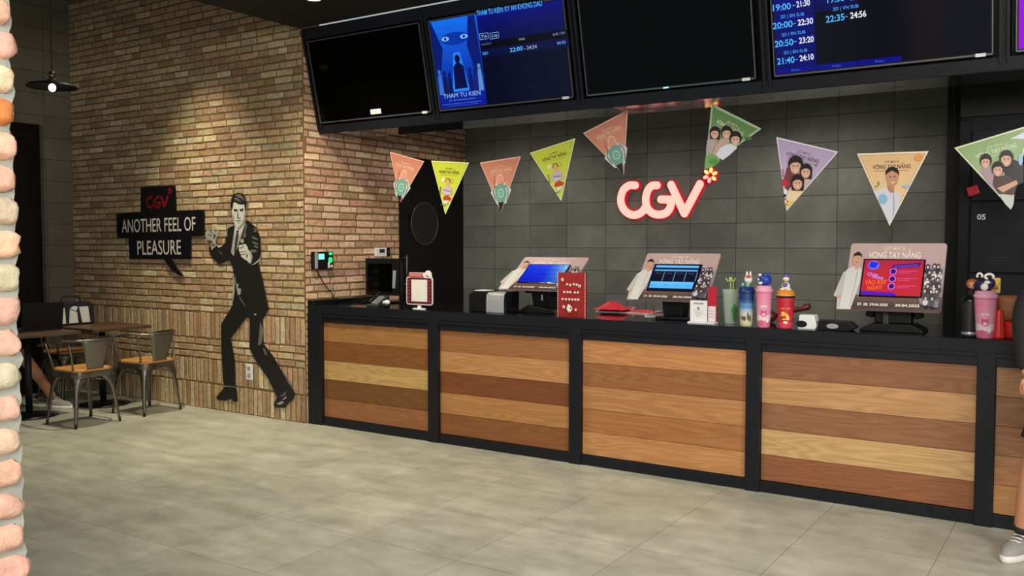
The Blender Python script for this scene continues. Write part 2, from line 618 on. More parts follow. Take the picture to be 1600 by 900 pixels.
class Art:
    """flat print: coloured polygons on one plane, laid in thin layers along the normal"""

    def __init__(self, O, U, V, off=(0, 0, 0), eps=0.0004, lift=0.0006):
        self.O, self.U, self.V = Vector(O), Vector(U).normalized(), Vector(V).normalized()
        self.N = self.U.cross(self.V).normalized()
        self.mb = MB(off)
        self.eps, self.lift = eps, lift
        self.k = 0

    def px(self, x, y):
        p = onP(x, y, self.O, self.N) - self.O
        return (p.dot(self.U), p.dot(self.V))

    def P(self, pts):
        return [self.px(*p) for p in pts]

    def w(self, p, k):
        return self.O + self.U * p[0] + self.V * p[1] + self.N * (self.lift + self.eps * k)

    def poly(self, pts, rgb, raw=False):
        self.k += 1
        c = lin(rgb)
        self.mb.add([self.w(p, self.k) for p in pts], [tuple(range(len(pts)))], c)
        return self

    def ppoly(self, pts, rgb):
        return self.poly(self.P(pts), rgb)

    def quadgrad(self, quad, top, bot, n=8):
        """quad TL TR BR BL in uv, colour bands top to bottom"""
        self.k += 1
        tl, tr, br, bl = [Vector(q) for q in quad]
        for i in range(n):
            a, b = i / n, (i + 1) / n
            c = lin([top[j] * (1 - (i + .5) / n) + bot[j] * (i + .5) / n for j in range(3)])
            q = [tl.lerp(bl, a), tr.lerp(br, a), tr.lerp(br, b), tl.lerp(bl, b)]
            self.mb.add([self.w(p, self.k) for p in q], [(0, 1, 2, 3)], c)

    def ell(self, x, y, rx, ry, rgb, rot=0, n=18):
        return self.poly(circ(x, y, rx, ry, rot, n), rgb)

    def stroke(self, pts, w, rgb, closed=False):
        """polyline with round joints"""
        self.k += 1
        c = lin(rgb)
        m = len(pts)
        for i in range(m if closed else m - 1):
            a, b = Vector(pts[i]), Vector(pts[(i + 1) % m])
            d = b - a
            if d.length < 1e-7: continue
            n = Vector((-d.y, d.x)).normalized() * w / 2
            self.mb.add([self.w(p, self.k) for p in (a - n, b - n, b + n, a + n)], [(0, 1, 2, 3)], c)
        if w > 0.004:
            for p in pts:
                q = circ(p[0], p[1], w / 2, n=10)
                self.mb.add([self.w(t, self.k + 0.3) for t in q], [tuple(range(10))], c)

    def text(self, s, a, b, h, rgb, bold=0.0, skew=0.0):
        """text fitted between baseline points a and b (uv), letters h high"""
        self.k += 1
        vs, fs, x0, x1, y0, y1 = text_mesh(s, bold)
        a, b = Vector(a), Vector(b)
        d = b - a
        n = Vector((-d.y, d.x)).normalized()
        c = lin(rgb)
        cap = 0.70
        out = []
        for x, y in vs:
            p = a + d * ((x - x0) / (x1 - x0)) + n * (y / cap * h) + d.normalized() * (skew * y)
            out.append(self.w(p, self.k))
        self.mb.add(out, fs, c)

    def ptext(self, s, a, b, h, rgb, bold=0.0):
        self.text(s, self.px(*a), self.px(*b), h, rgb, bold)

    def build(self, name, mat='printed', parent=None, label=None):
        return self.mb.build(name, mat, parent, recalc=False, label=label)


# ------------------------------------------------------------------ room shell
def struct(name, mb, mat, bevel=0.0):
    return mb.build(name, mat, None, bevel, kind='structure')


YB, XS, YW, XL = 5.32, -5.56, 7.59, -8.93     # mural wall, brick return, block wall, left wall
ZT, ZD = 3.99, 3.27                           # high ceiling, dropped ceiling
struct('floor', MB().box(-9.2, 4.5, -3.0, 7.9, -0.1, 0), 'floor_tile')
struct('ceiling', MB().box(-9.2, XS - 0.02, -3.0, 5.7, ZT, ZT + 0.1), 'ceiling_brown')
b = MB()
b.box(XS - 0.02, 4.5, -0.2, 5.30, ZD, ZT + 0.1)
struct('ceiling', b, 'ceiling_black', 0.01)
struct('ceiling', MB().box(XS - 0.15, 4.5, 5.62, 7.75, 3.05, 3.15), 'void_black')
struct('wall_rear', MB().box(XS - 0.12, -0.97, YW, YW + 0.15, 0, 3.05), 'grey_block')
struct('wall_right', MB().box(-0.97, 4.5, 7.2, 7.35, 0, 3.05), 'void_black')
b = MB()
b.box(XL - 0.15, XL, 5.02, YB + 0.1, 0, ZT)
b.box(XL - 0.15, XL, -3.0, 5.02, 2.70, ZT)
b.box(XL - 0.15, XL, -3.0, 3.6, 0, 2.70)
struct('wall_left', b, 'grey_block_side')
struct('door_1', MB().box(XL - 0.12, XL - 0.06, 3.6, 5.02, 0, 2.70), 'door_black', 0.004)

BRICK_TONES = [(198, 172, 130), (186, 156, 116), (206, 182, 142), (174, 142, 104), (190, 162, 122), (216, 196, 158),
               (178, 162, 126), (166, 132, 98), (194, 156, 120), (160, 144, 112)]
BRICK_W = [5, 6, 3, 3, 5, 2, 2, 2, 3, 1]
SIDE_LIT_TONES = [(220, 180, 148), (206, 166, 136), (228, 194, 160), (196, 150, 120), (214, 176, 146), (182, 148, 120)]  # same brick; the side wall's different light is put into these pinker tones


def brick_block(mb, O, U, V, N, u0, u1, v0, v1, depth, col, rng, nx=4, nz=2, rough=0.0020, dome=0.35):
    """one weathered brick: a grid whose rim falls back to the joint"""
    ex, ez = (0.018, 0.07) if (u1 - u0) > (v1 - v0) else (0.07, 0.018)
    xs = [0, ex] + [ex + (1 - 2 * ex) * (i + 1) / nx for i in range(nx - 1)] + [1 - ex, 1]
    zs = [0, ez] + [ez + (1 - 2 * ez) * (i + 1) / nz for i in range(nz - 1)] + [1 - ez, 1]
    vs = []
    tilt_u, tilt_v = rng.uniform(-.0015, .0015), rng.uniform(-.001, .001)
    su, sv = rng.uniform(-.003, .003), rng.uniform(-.003, .003)
    for j, b in enumerate(zs):
        for i, a in enumerate(xs):
            edge = i in (0, len(xs) - 1) or j in (0, len(zs) - 1)
            corner = (i in (0, len(xs) - 1)) and (j in (0, len(zs) - 1))
            uu = u0 + (u1 - u0) * a
            vv = v0 + (v1 - v0) * b
            uu += rng.uniform(-rough, rough)
            vv += rng.uniform(-rough, rough)
            vv += su * (a - .5)
            if u1 - u0 > v1 - v0: vv += sv * 0.5
            if corner:
                uu += (0.5 - a) * 0.008
                vv += (0.5 - b) * 0.006
            d = depth * (1 - dome) if not edge else 0.0
            if not edge:
                d = depth + tilt_u * (a - .5) * 2 + tilt_v * (b - .5) * 2 + rng.uniform(-rough, rough) * 0.6
            else:
                d = depth * rng.uniform(0.0, 0.3)
            vs.append(O + U * uu + V * vv + N * d)
    nxs = len(xs)
    fs = [(j * nxs + i, j * nxs + i + 1, (j + 1) * nxs + i + 1, (j + 1) * nxs + i)
          for j in range(len(zs) - 1) for i in range(nxs - 1)]
    mb.add(vs, fs, col, False)


def tone(rng, tones, weights=None, j=10):
    t = rng.choices(tones, weights)[0]
    k = rng.uniform(-j, j)
    return lin([max(0, min(255, c + k + rng.uniform(-4, 4))) for c in t])


def brick_rows(mb, O, U, V, N, u0, u1, v0, v1, rng, tones, weights, pitch=0.0612, blen=0.2, depth=0.007, skip=None, joint=0.013):
    n = max(1, round((v1 - v0) / pitch))
    ph = (v1 - v0) / n
    for r in range(n):
        u = u0 - rng.uniform(0, 1) * 0.1 - (blen / 2 if r % 2 else 0)
        while u < u1 - 0.01:
            L = blen * rng.choice([1, 1, 1, 1.08, .93, .6, 1.15])
            a, c = max(u, u0), min(u + L, u1)
            if c - a > 0.03:
                z0, z1 = v0 + r * ph + joint / 2, v0 + (r + 1) * ph - joint / 2
                if not (skip and skip(a, c, z0, z1)):
                    brick_block(mb, O, U, V, N, a + joint / 2, c - joint / 2, z0, z1, depth * rng.uniform(.7, 1.25), tone(rng, tones, weights), rng)
            u += L


def brick_soldiers(mb, O, U, V, N, u0, u1, v0, v1, rng, tones, weights, pitch=0.062, depth=0.007, skip=None, joint=0.012):
    u = u0
    while u < u1 - 0.01:
        L = pitch * rng.uniform(.8, 1.15)
        c = min(u + L, u1)
        if c - u > 0.02 and not (skip and skip(u, c, v0, v1)):
            brick_block(mb, O, U, V, N, u + joint / 2, c - joint / 2, v0 + rng.uniform(0, .008), v1 - rng.uniform(0, .01), depth * rng.uniform(.6, 1.4),
                        tone(rng, tones, weights), rng, 2, 4)
        u = c


rng = random.Random(3)
X3, Y3, Z3 = Vector((1, 0, 0)), Vector((0, 1, 0)), Vector((0, 0, 1))
# mural wall, facing the counter's front (plane Y = YB)
b = MB()
O = Vector((0, YB, 0))
args = (O, X3, Z3, -Y3, XL, XS)
brick_soldiers(b, *args, 0.0, 0.235, rng, BRICK_TONES, BRICK_W)
brick_soldiers(b, *args, 0.24, 0.46, rng, BRICK_TONES, BRICK_W)
brick_rows(b, *args, 0.462, 0.645, rng, BRICK_TONES, BRICK_W)
brick_soldiers(b, *args, 0.648, 0.885, rng, BRICK_TONES, BRICK_W)
brick_rows(b, *args, 0.888, 3.95, rng, BRICK_TONES, BRICK_W)
wall = struct('wall_back', b, 'brick')
struct('wall_back', MB().box(XL - 0.15, XS - 0.006, YB - 0.0028, YB + 0.2, 0, ZT + .1), 'mortar')
# brick return with the black door (plane X = XS)
DY0, DY1, DZ = 6.52, 7.56, 2.33
b = MB()
O = Vector((XS, 0, 0))
inside = lambda a, c, z0, z1: c > DY0 and z0 < DZ - 0.01
args = (O, Y3, Z3, X3)
brick_soldiers(b, *args, YB, DY0, 0.0, 0.235, rng, SIDE_LIT_TONES, None)
brick_rows(b, *args, YB, DY0, 0.24, 2.328, rng, SIDE_LIT_TONES, None)
brick_rows(b, *args, YB, YW, 2.332, 3.05, rng, SIDE_LIT_TONES, None)
struct('wall_side', b, 'brick')
b = MB()
b.box(XS - 0.2, XS + 0.003, YB + 0.003, DY0, 0, 3.2)
b.box(XS - 0.2, XS + 0.003, DY0, YW, DZ, 3.2)
struct('wall_side', b, 'mortar')
d = struct('door_2', MB().box(XS - 0.06, XS - 0.01, DY0, DY1, 0.0, DZ), 'door_black', 0.003)
ring = [(XS - 0.005, 6.915 + 0.205 * math.cos(t), 1.705 + 0.205 * math.sin(t)) for t in np.linspace(0, 2 * PI, 40, endpoint=False)]
MB().tube(ring, 0.006, 8, closed=True).build('window_frame', 'bezel_metal', d)
b = MB()
b.prism([(p[1], p[2]) for p in [(0, 6.915 + 0.2 * math.cos(t), 1.705 + 0.2 * math.sin(t)) for t in np.linspace(0, 2 * PI, 40, endpoint=False)]],
        (XS - 0.012, 0, 0), Y3, Z3, X3, 0.005)
b.build('window_pane', 'smoked_glass', d)
MB().tube([(XS + .03, 6.60, 1.10), (XS + .03, 6.60, 1.40)], 0.008, 8).box(XS - .012, XS + .03, 6.594, 6.606, 1.12, 1.13).box(XS - .012, XS + .03, 6.594, 6.606, 1.37, 1.38).build('door_handle', 'bezel_metal', d)

# near brick pier at the photo's left edge (plane X = XP, ends at YP)
XP, YP = -1.70, 0.935
b = MB()
rng2 = random.Random(11)
NEAR = [(208, 174, 150), (212, 168, 142), (208, 182, 152), (200, 154, 134), (208, 162, 142), (180, 166, 140), (212, 176, 158)]
pitch = 0.0612
for r in range(0, 54):
    z0 = r * pitch + 0.005
    z1 = (r + 1) * pitch - 0.005
    y = YP - 0.012 - rng2.uniform(0, 0.016)
    first = True
    while y > -0.6:
        L = 0.21 * rng2.uniform(.85, 1.1)
        if first and r % 2: L *= 0.5
        y0 = y - L
        c = tone(rng2, NEAR, None, 8)
        if 28 == r and first: c = lin((196, 118, 62))
        nx, nz = (14, 6) if y > 0.3 else (5, 3)
        xs = np.linspace(0, 1, nx + 1); zs = np.linspace(0, 1, nz + 1)
        vs = []
        for jz in zs:
            for ia in xs:
                ea = 2 * ia - 1; eb = 2 * jz - 1
                round_ = (1 - abs(ea) ** 14) * (1 - abs(eb) ** 9)
                nn = noise.noise(Vector((y0 * 13 + ia * L * 26, r * 3.1 + jz * 1.6, 0))) * 0.011 + noise.noise(Vector((y0 * 5 + ia * L * 80, r * 9.1 + jz * 5, 3))) * 0.004
                nn2 = noise.noise(Vector((y0 * 9 + ia * L * 20, r * 5.7 + jz * 2, 9))) * 0.010
                p = Vector((XP - 0.010 + 0.015 * round_ ** .5 + nn * .45, y0 + 0.008 + (L - 0.014) * ia + nn2 * abs(ea) ** 3 - (0.012 * abs(eb) ** 3 * ea if abs(ea) > .8 else 0),
                            z0 + (z1 - z0) * (0.5 + 0.5 * eb * (1 - 0.12 * abs(ea) ** 8)) + nn2 * .5 * abs(eb)))
                vs.append(p)
        # end face, for a step to the side
        fs = [(j * (nx + 1) + i, j * (nx + 1) + i + 1, (j + 1) * (nx + 1) + i + 1, (j + 1) * (nx + 1) + i) for j in range(nz) for i in range(nx)]
        b.add(vs, fs, c, True)
        if first:
            ends = [vs[j * (nx + 1) + nx] for j in range(nz + 1)]
            back = [Vector((XP - 0.14, p.y - 0.004, p.z)) for p in ends]
            b.add(ends + back, [(j, j + 1, nz + 2 + j, nz + 1 + j) for j in range(nz)], c, True)
        first = False
        y = y0
struct('wall_front', b, 'brick_near')
b = MB()
ny, nz_ = 70, 330
vs, fs = [], []
for j in range(nz_ + 1):
    for i in range(ny + 1):
        y = -0.6 + (YP - 0.03 + 0.6) * i / ny
        z = 3.31 * j / nz_
        vs.append(Vector((XP - 0.010 + noise.noise(Vector((y * 22, z * 26, 5))) * 0.007, y + (noise.noise(Vector((z * 30, 2, 7))) * 0.012 if i == ny else 0), z)))
fs = [(j * (ny + 1) + i, j * (ny + 1) + i + 1, (j + 1) * (ny + 1) + i + 1, (j + 1) * (ny + 1) + i) for j in range(nz_) for i in range(ny)]
b.add(vs, fs, None, True)
struct('wall_front', b, 'mortar_grey')
b = MB().box(XP - 0.5, XP - 0.02, -0.6, YP - 0.04, 0, ZD)
struct('wall_front', b, 'mortar_grey')


# ------------------------------------------------------------------ the counter
CY = 5.33
cnt = thing('service_counter', 'long black steel framed counter faced with horizontal planks of mixed brown wood', 'counter', (-2.3, CY, 0))
off = cnt.location
XE = 2.0
MB(off).box(XS + .02, XE, CY + .004, CY + 0.87, 0.93, 1.0).build('worktop', 'black_gloss', cnt, 0.002)
MB(off).box(XS + .02, XE, CY, CY + .0045, 0.931, 0.997).build('edge_band', 'black_metal', cnt)
MB(off).box(XS + .02, XS + .09, CY - .002, CY + 0.90, 1.0, 1.036).build('upstand', 'black_gloss', cnt, 0.003)
b = MB(off)
b.box(XS + .10, XE, CY + .012, CY + .06, 0.858, 0.93)
b.box(XS + .10, XE, CY + .003, CY + .012, 0.905, 0.93)
b.build('top_rail', 'black_metal', cnt, 0.003)
MB(off).box(XS + .10, XE, CY + .012, CY + .07, 0.0, 0.069).build('bottom_rail', 'black_metal', cnt, 0.003)
MB(off).box(XS + .10, XE, CY + .07, CY + .80, 0.0, 0.93).build('carcass', 'black_plastic', cnt)
rivet_src = MB().ball((0, 0, 0), 0.0055, 0.003, 0.0055, 8).build('rivet', 'void_black', None).data
bpy.data.objects.remove(bpy.data.objects['rivet'])


def rivet(x, y, z, parent):
    o = bpy.data.objects.new('rivet', rivet_src)
    COL.objects.link(o)
    o.parent = parent
    o.location = Vector((x, y, z)) - off


PXS = [(-5.545, -5.388), (-4.265, -4.171), (-3.036, -2.945), (-1.800, -1.711), (-0.547, -0.459), (0.70, 0.79), (1.91, 2.0)]
for x0, x1 in PXS:
    p = MB(off).box(x0, x1, CY - 0.002, CY + 0.06, 0.0, 0.93).build('post', 'black_metal', cnt, 0.003)
    if x0 < -5: continue
    for k in range(8):
        if x0 > -1: rivet((x0 + x1) / 2, CY - 0.003, 0.80 - k * 0.098, p)
        elif k in (0, 2, 4, 7): rivet((x0 + x1) / 2, CY - 0.003, 0.80 - k * 0.098, p)
for k in range(12):
    for z in (0.985, 0.945):
        rivet(-1.5 + 0.155 * k, CY - 0.001, z, cnt)
PLANKS = [
    [(166, 116, 66), (134, 84, 40), (194, 156, 98), (118, 78, 36), (154, 100, 60)],
    [(156, 104, 62), (186, 134, 86), (124, 70, 34), (178, 124, 74), (138, 86, 44)],
    [(190, 132, 82), (152, 98, 58), (182, 128, 80), (168, 112, 66), (192, 136, 86)],
    [(142, 94, 62), (190, 142, 96), (146, 98, 64), (200, 160, 108), (144, 90, 56)],
    [(166, 120, 84), (146, 100, 70), (150, 104, 72), (160, 112, 74), (172, 122, 76)],
    [(160, 110, 70), (180, 132, 88), (140, 92, 58), (170, 120, 80), (150, 98, 60)]]
for k in range(6):
    x0, x1 = PXS[k][1], PXS[k + 1][0]
    b = MB(off)
    for j in range(5):
        z1 = 0.856 - j * 0.157
        b.box(x0 + .002, x1 - .002, CY + .028 + random.uniform(0, .003), CY + .05, z1 - 0.1555, z1 - .0008, lin(PLANKS[k][j]))
    b.build('plank_panel', 'plank_wood', cnt, 0.001)

# ------------------------------------------------------------------ menu screens and their steel frame
A = Vector((0, 5.305, 3.244))
TD = Vector((0, 5.489 - 5.305, 2.427 - 3.244)).normalized()       # down the leaning plane
TU = -TD
TN = X3.cross(TU).normalized()                                    # towards the customers
fr = thing('screen_frame', 'black steel frame leaning forward above the counter that carries the menu screens', 'frame', (-2.3, 5.49, 2.43))
off = fr.location


def slab(mb, x0, x1, a0, a1, n0, n1, col=None):
    """box on the leaning plane: X range, distance down the plane, depth along the normal"""
    vs = [A + X3 * x + TD * a + TN * n for x in (x0, x1) for a in (a0, a1) for n in (n0, n1)]
    return mb.add(vs, [(0, 1, 3, 2), (4, 6, 7, 5), (0, 4, 5, 1), (2, 3, 7, 6), (0, 2, 6, 4), (1, 5, 7, 3)], col)


b = MB(off)
f0_, f1_ = A + TD * 0.765, A + TD * 0.838
b.prism([(f0_.y, f0_.z), (f1_.y, f1_.z), (f1_.y + .36, f1_.z), (f1_.y + .36, f0_.z)], (XS + .01, 0, 0), Y3, Z3, X3, XE - XS - .01)
b.build('beam', 'black_metal', fr, 0.003)
MB(off).box(XS + .012, XE, f1_.y + .002, f1_.y + .358, f1_.z - .003, f1_.z + .001).build('soffit_plate', 'beam_black', fr)
b = MB(off); slab(b, XS + .01, XE, -0.02, 0.07, -0.12, 0.0); b.build('top_rail', 'black_metal', fr, 0.003)
b = MB(off); slab(b, XS + .01, XE, 0.0, 0.80, -0.14, -0.10); b.build('back_panel', 'black_plastic', fr)
for x in (XS + .012, -4.31, -3.055, -1.765, -0.495, 0.75, 1.95):
    b = MB(off)
    slab(b, x, x + 0.016, 0.0, 0.80, -0.06, 0.012)
    slab(b, x + 0.036, x + 0.052, 0.0, 0.80, -0.06, 0.012)
    slab(b, x, x + 0.052, 0.0, 0.80, -0.09, -0.01)
    b.build('upright', 'black_metal', fr, 0.002)

TVS = [(-5.497, -4.322), (-4.238, -3.078), (-2.972, -1.803), (-1.690, -0.520), (-0.415, 0.73)]
TVL = ['switched-off black menu screen at the left end, with a white sticker near its lower middle',
       'lit menu screen showing a blue film poster and one 22:00 session',
       'switched-off black menu screen between the film poster screen and the timetable screen',
       'lit menu screen showing a blue timetable of session times from 19:00',
       'lit purple menu screen cut off by the right edge of the photo']
tvs = []
for (x0, x1), lab in zip(TVS, TVL):
    a0, a1 = 0.085, 0.75
    base = A + X3 * ((x0 + x1) / 2) + TD * a1
    t = thing('television', lab, 'screen', base, 0, 'menu screens above the counter')
    b = MB(base); slab(b, x0 + 0.004, x1 - 0.004, a0 + .004, a1 - .004, -0.05, 0.010); b.build('housing', 'black_plastic', t, 0.003)
    b = MB(base)
    slab(b, x0, x1, a0, a0 + 0.007, 0.006, 0.017); slab(b, x0, x1, a1 - 0.010, a1, 0.006, 0.017)
    slab(b, x0, x0 + 0.006, a0, a1, 0.006, 0.017); slab(b, x1 - 0.006, x1, a0, a1, 0.006, 0.017)
    b.build('bezel', 'bezel_metal', t)
    b = MB(base); slab(b, x0 + 0.012, x1 - 0.012, a0 + 0.012, a1 - 0.015, 0.008, 0.0125); b.build('screen', 'screen_glass', t)
    b = MB(base); slab(b, x1 - 0.085, x1 - 0.035, a1 - 0.014, a1 + 0.004, 0.014, 0.020); b.build('energy_sticker', 'white_paper', t)
    tvs.append((t, base))
# sticker of the first, leds
t, base = tvs[0]
b = MB(base); slab(b, -4.93, -4.82, 0.68, 0.72, 0.0125, 0.0145); b.build('sticker', 'white_paper', t)
t, base = tvs[2]
b = MB(base); slab(b, -2.41, -2.375, 0.742, 0.750, 0.016, 0.021); b.build('power_light', 'tv_led', t)


def tv_art(k):
    t, base = tvs[k]
    o = A + TN * 0.0128
    return Art(o, X3, TU, base, 0.0002, 0.0002), t


a, t = tv_art(1)
x0, x1 = TVS[1]
full = [(x0 + .012, -0.097), (x1 - .012, -0.097), (x1 - .012, -0.735), (x0 + .012, -0.735)]
a.poly(full[::-1], (1, 4, 34))
pq = [(x0 + .012, -0.097), (x0 + .44, -0.097), (x0 + .44, -0.735), (x0 + .012, -0.735)]
a.quadgrad(pq, (20, 110, 235), (4, 22, 140), 14)
a.quadgrad([(x0 + .44, -0.097), (x1 - .012, -0.097), (x1 - .012, -0.33), (x0 + .44, -0.33)], (3, 12, 120), (2, 8, 60), 6)
px0 = x0 + .225
a.poly([(px0 - .20, -.10), (px0 - .12, -.30), (px0 - .17, -.5), (px0 - .213, -.5), (px0 - .213, -.10)], (6, 26, 110))
a.poly([(px0 + .20, -.10), (px0 + .213, -.5), (px0 + .15, -.5), (px0 + .10, -.30), (px0 + .14, -.10)], (6, 26, 110))
a.ell(px0, -.24, .13, .045, (8, 50, 165))
for s in (-1, 1):
    a.ell(px0 + s * .085, -.235, .035, .016, (120, 190, 255)); a.ell(px0 + s * .085, -.235, .011, .011, (4, 16, 60))
a.poly([(px0 - .03, -.34), (px0 + .03, -.34), (px0 + .08, -.62), (px0 - .08, -.62)], (40, 130, 240))
a.ell(px0, -.385, .024, .03, (6, 14, 60)); a.poly([(px0 - .055, -.60), (px0 - .045, -.44), (px0 - .01, -.41), (px0 + .012, -.41), (px0 + .048, -.44), (px0 + .062, -.60)][::-1], (5, 14, 70))
for q, hh, c in ((-.18, .16, (60, 110, 190)), (-.135, .15, (10, 24, 90)), (-.09, .13, (8, 20, 80)), (.10, .15, (10, 26, 100)), (.145, .18, (14, 34, 120)), (.185, .17, (90, 140, 200))):
    a.ell(px0 + q, -.625 + hh, .014, .018, c); a.poly([(px0 + q - .022, -.63), (px0 + q - .015, -.625 + hh - .02), (px0 + q + .015, -.625 + hh - .02), (px0 + q + .022, -.63)][::-1], c)
a.text('THAM TU KIEN', (px0 - .17, -.66), (px0 + .17, -.66), .032, (150, 190, 235))
a.text('KY AN KHONG DAU', (px0 - .12, -.685), (px0 + .12, -.685), .010, (110, 150, 220))
a.stroke([(px0 - .19, -.705), (px0 + .17, -.705)], .004, (70, 110, 200)); a.stroke([(px0 - .14, -.719), (px0 + .14, -.719)], .003, (60, 100, 190))
a.ptext('THAM TU KIEN: KY AN KHONG DAU', (746, 25), (848, 9), .036, (70, 165, 255), 0.012)
for q in ((751, 60, 764, 58, 'T16'), (767, 59, 780, 56, 'C16')):
    l0 = a.px(q[0], q[1] + 2); l1 = a.px(q[2], q[3] + 2)
    a.stroke([(l0[0], l0[1]), (l1[0], l0[1]), (l1[0], l0[1] + .04), (l0[0], l0[1] + .04)], .003, (150, 185, 230), True)
    a.text(q[4], (l0[0] + .012, l0[1] + .01), (l1[0] - .012, l0[1] + .01), .018, (160, 195, 240), .01)
a.quadgrad([a.px(751, 67), a.px(887, 46), a.px(889, 58), a.px(752, 78)], (1, 2, 12), (1, 2, 12), 1)
a.quadgrad([a.px(752, 78), a.px(889, 58), a.px(891, 74), a.px(754, 90)], (3, 12, 70), (2, 8, 50), 2)
a.ptext('FORMAT', (753, 71.5), (769, 69), .014, (90, 110, 180)); a.ptext('TIME', (811, 63.5), (821, 62), .014, (150, 170, 220)); a.ptext('SUB / DU', (865, 56), (884, 52.5), .016, (130, 150, 210))
a.ptext('2D', (755, 86), (764, 84.5), .018, (80, 170, 255), .012)
a.ptext('22:00', (798, 81.5), (818, 78), .028, (90, 180, 255), .015); a.ptext('- 24:24', (820, 78), (840, 75), .024, (150, 165, 190), .015); a.ptext('EN SU', (872, 69.5), (885, 67.5), .018, (110, 170, 250), .012)
a.build('display', 'screen_on', t, label='lit blue picture on the screen')

a, t = tv_art(3)
x0, x1 = TVS[3]
a.poly([(x0 + .012, -0.735), (x1 - .012, -0.735), (x1 - .012, -0.097), (x0 + .012, -0.097)], (2, 3, 16))
cw = .235
for r, (n, txts) in enumerate([(4, None)] * 1):
    pass
rowz = [-.097, -.185, -.297, -.410, -.520, -.632, -.705]
for i in range(6):
    a.quadgrad([(x0 + .016, rowz[i] - .003), (x0 + .016 + cw, rowz[i] - .003), (x0 + .016 + cw, rowz[i + 1] + .003), (x0 + .016, rowz[i + 1] + .003)], (3, 8, 120), (3, 8, 95), 3)
    if i < 3:
        a.quadgrad([(x0 + .022 + cw, rowz[i] - .003), (x0 + .022 + 2 * cw, rowz[i] - .003), (x0 + .022 + 2 * cw, rowz[i + 1] + .003), (x0 + .022 + cw, rowz[i + 1] + .003)], (2, 7, 90), (2, 6, 70), 3)
for i in range(4):
    w0 = x0 + .016 + i * .235
    if i < 3:
        a.quadgrad([(w0, -.705), (w0 + .230, -.705), (w0 + .230, -.735), (w0, -.735)], (4, 8, 130), (4, 8, 130), 1)
        a.text('FULL', (w0 + .09, -.727), (w0 + .14, -.727), .012, (60, 110, 230))
BL, WH = (80, 185, 255), (225, 232, 240)
for s, p, q, c in (('19:00', (1208, 17.5), (1236, 14), BL), ('20:00', (1208, 46), (1239, 41.5), BL), ('20:50', (1211, 74), (1240, 70), BL), ('21:40', (1215, 101), (1242, 97.5), BL),
                   ('21:30', (1245, 11.5), (1266, 8), WH), ('22:30', (1247, 40), (1271, 36.5), WH), ('23:20', (1249, 68), (1272, 65), WH), ('24:10', (1250, 95.5), (1272, 92.5), WH),
                   ('22:35', (1291, 35.5), (1320, 31), BL), ('24:56', (1329, 29), (1354, 25.5), WH), ('19:30', (1293, 5), (1320, 1), BL), ('21:51', (1329, 0), (1352, -3), WH)):
    a.ptext(s, p, q, .036 if c == BL else .033, c, .014 if c == BL else .022)
for p in ((1241, 10.5), (1242, 39), (1243, 67), (1245, 95), (1323, 28)):
    u, v = a.px(*p); a.stroke([(u - .008, v + .008), (u + .008, v + .008)], .004, BL)
for s, p, q in (('2D | EN SUB', (1220, 29), (1257, 24)), ('2D | EN SUB', (1222, 57), (1259, 52)), ('2D | EN SUB', (1225, 85), (1262, 80.5)), ('2D | VN SUB', (1302, 17), (1342, 11.5))):
    a.ptext(s, p, q, .018, (70, 150, 250), .014)
a.build('display', 'screen_on', t, label='lit blue timetable on the screen')
a, t = tv_art(4)
x0, x1 = TVS[4]
a.poly([(x0 + .012, -0.735), (x1 - .012, -0.735), (x1 - .012, -0.097), (x0 + .012, -0.097)], (150, 20, 215))
a.quadgrad([(x0 + .2, -.2), (x1 - .2, -.2), (x1 - .2, -.6), (x0 + .2, -.6)], (230, 90, 240), (120, 20, 200), 6)
a.build('display', 'screen_on', t, label='lit purple picture on the screen')


# ------------------------------------------------------------------ illuminated wall sign
sg = thing('illuminated_sign', 'glowing pink and red CGV letters with a small flower on the grey block wall', 'sign', (-3.4, 7.59, 1.75))
off = sg.location
SA = Art((-3.4, 7.54, 0), X3, Z3, off)


def cp(x, y):
    return SA.px(940 + x / 4.285, 150 + y / 4.285)


def smooth_path(pts, n=5):
    out = []
    m = len(pts)
    for i in range(m - 1):
        p0, p1, p2, p3 = [Vector(pts[max(0, min(m - 1, i + k))]) for k in (-1, 0, 1, 2)]
        for j in range(n):
            t = j / n
            out.append(tuple(0.5 * ((2 * p1) + (p2 - p0) * t + (2 * p0 - 5 * p1 + 4 * p2 - p3) * t * t + (3 * p1 - p0 - 3 * p2 + p3) * t ** 3)))
    out.append(tuple(pts[-1]))
    return out


def fat(pts, w, y0, y1, name, mat, parent, k):
    """rounded fat stroke, extruded from y0 back to y1"""
    b = MB(off)
    pts = [Vector(p) for p in pts]
    # outline by offsetting; union through overlapping capsules with tiny steps in depth
    for i in range(len(pts) - 1):
        a_, c_ = pts[i], pts[i + 1]
        d_ = (c_ - a_)
        if d_.length < 1e-6: continue
        ang = math.atan2(d_.y, d_.x)
        poly = []
        for q, base in ((c_, -90), (a_, 90)):
            for s in range(9):
                th = ang + math.radians(base + 180 * s / 8)
                poly.append((q.x + w * math.cos(th), q.y + w * math.sin(th)))
        e = 0.00004 * i + k * 0.0007
        b.prism(poly, (-3.4, y0 - e, 0), X3, Z3, Y3, y1 - y0)
    return b.build(name, mat, parent, recalc=False)


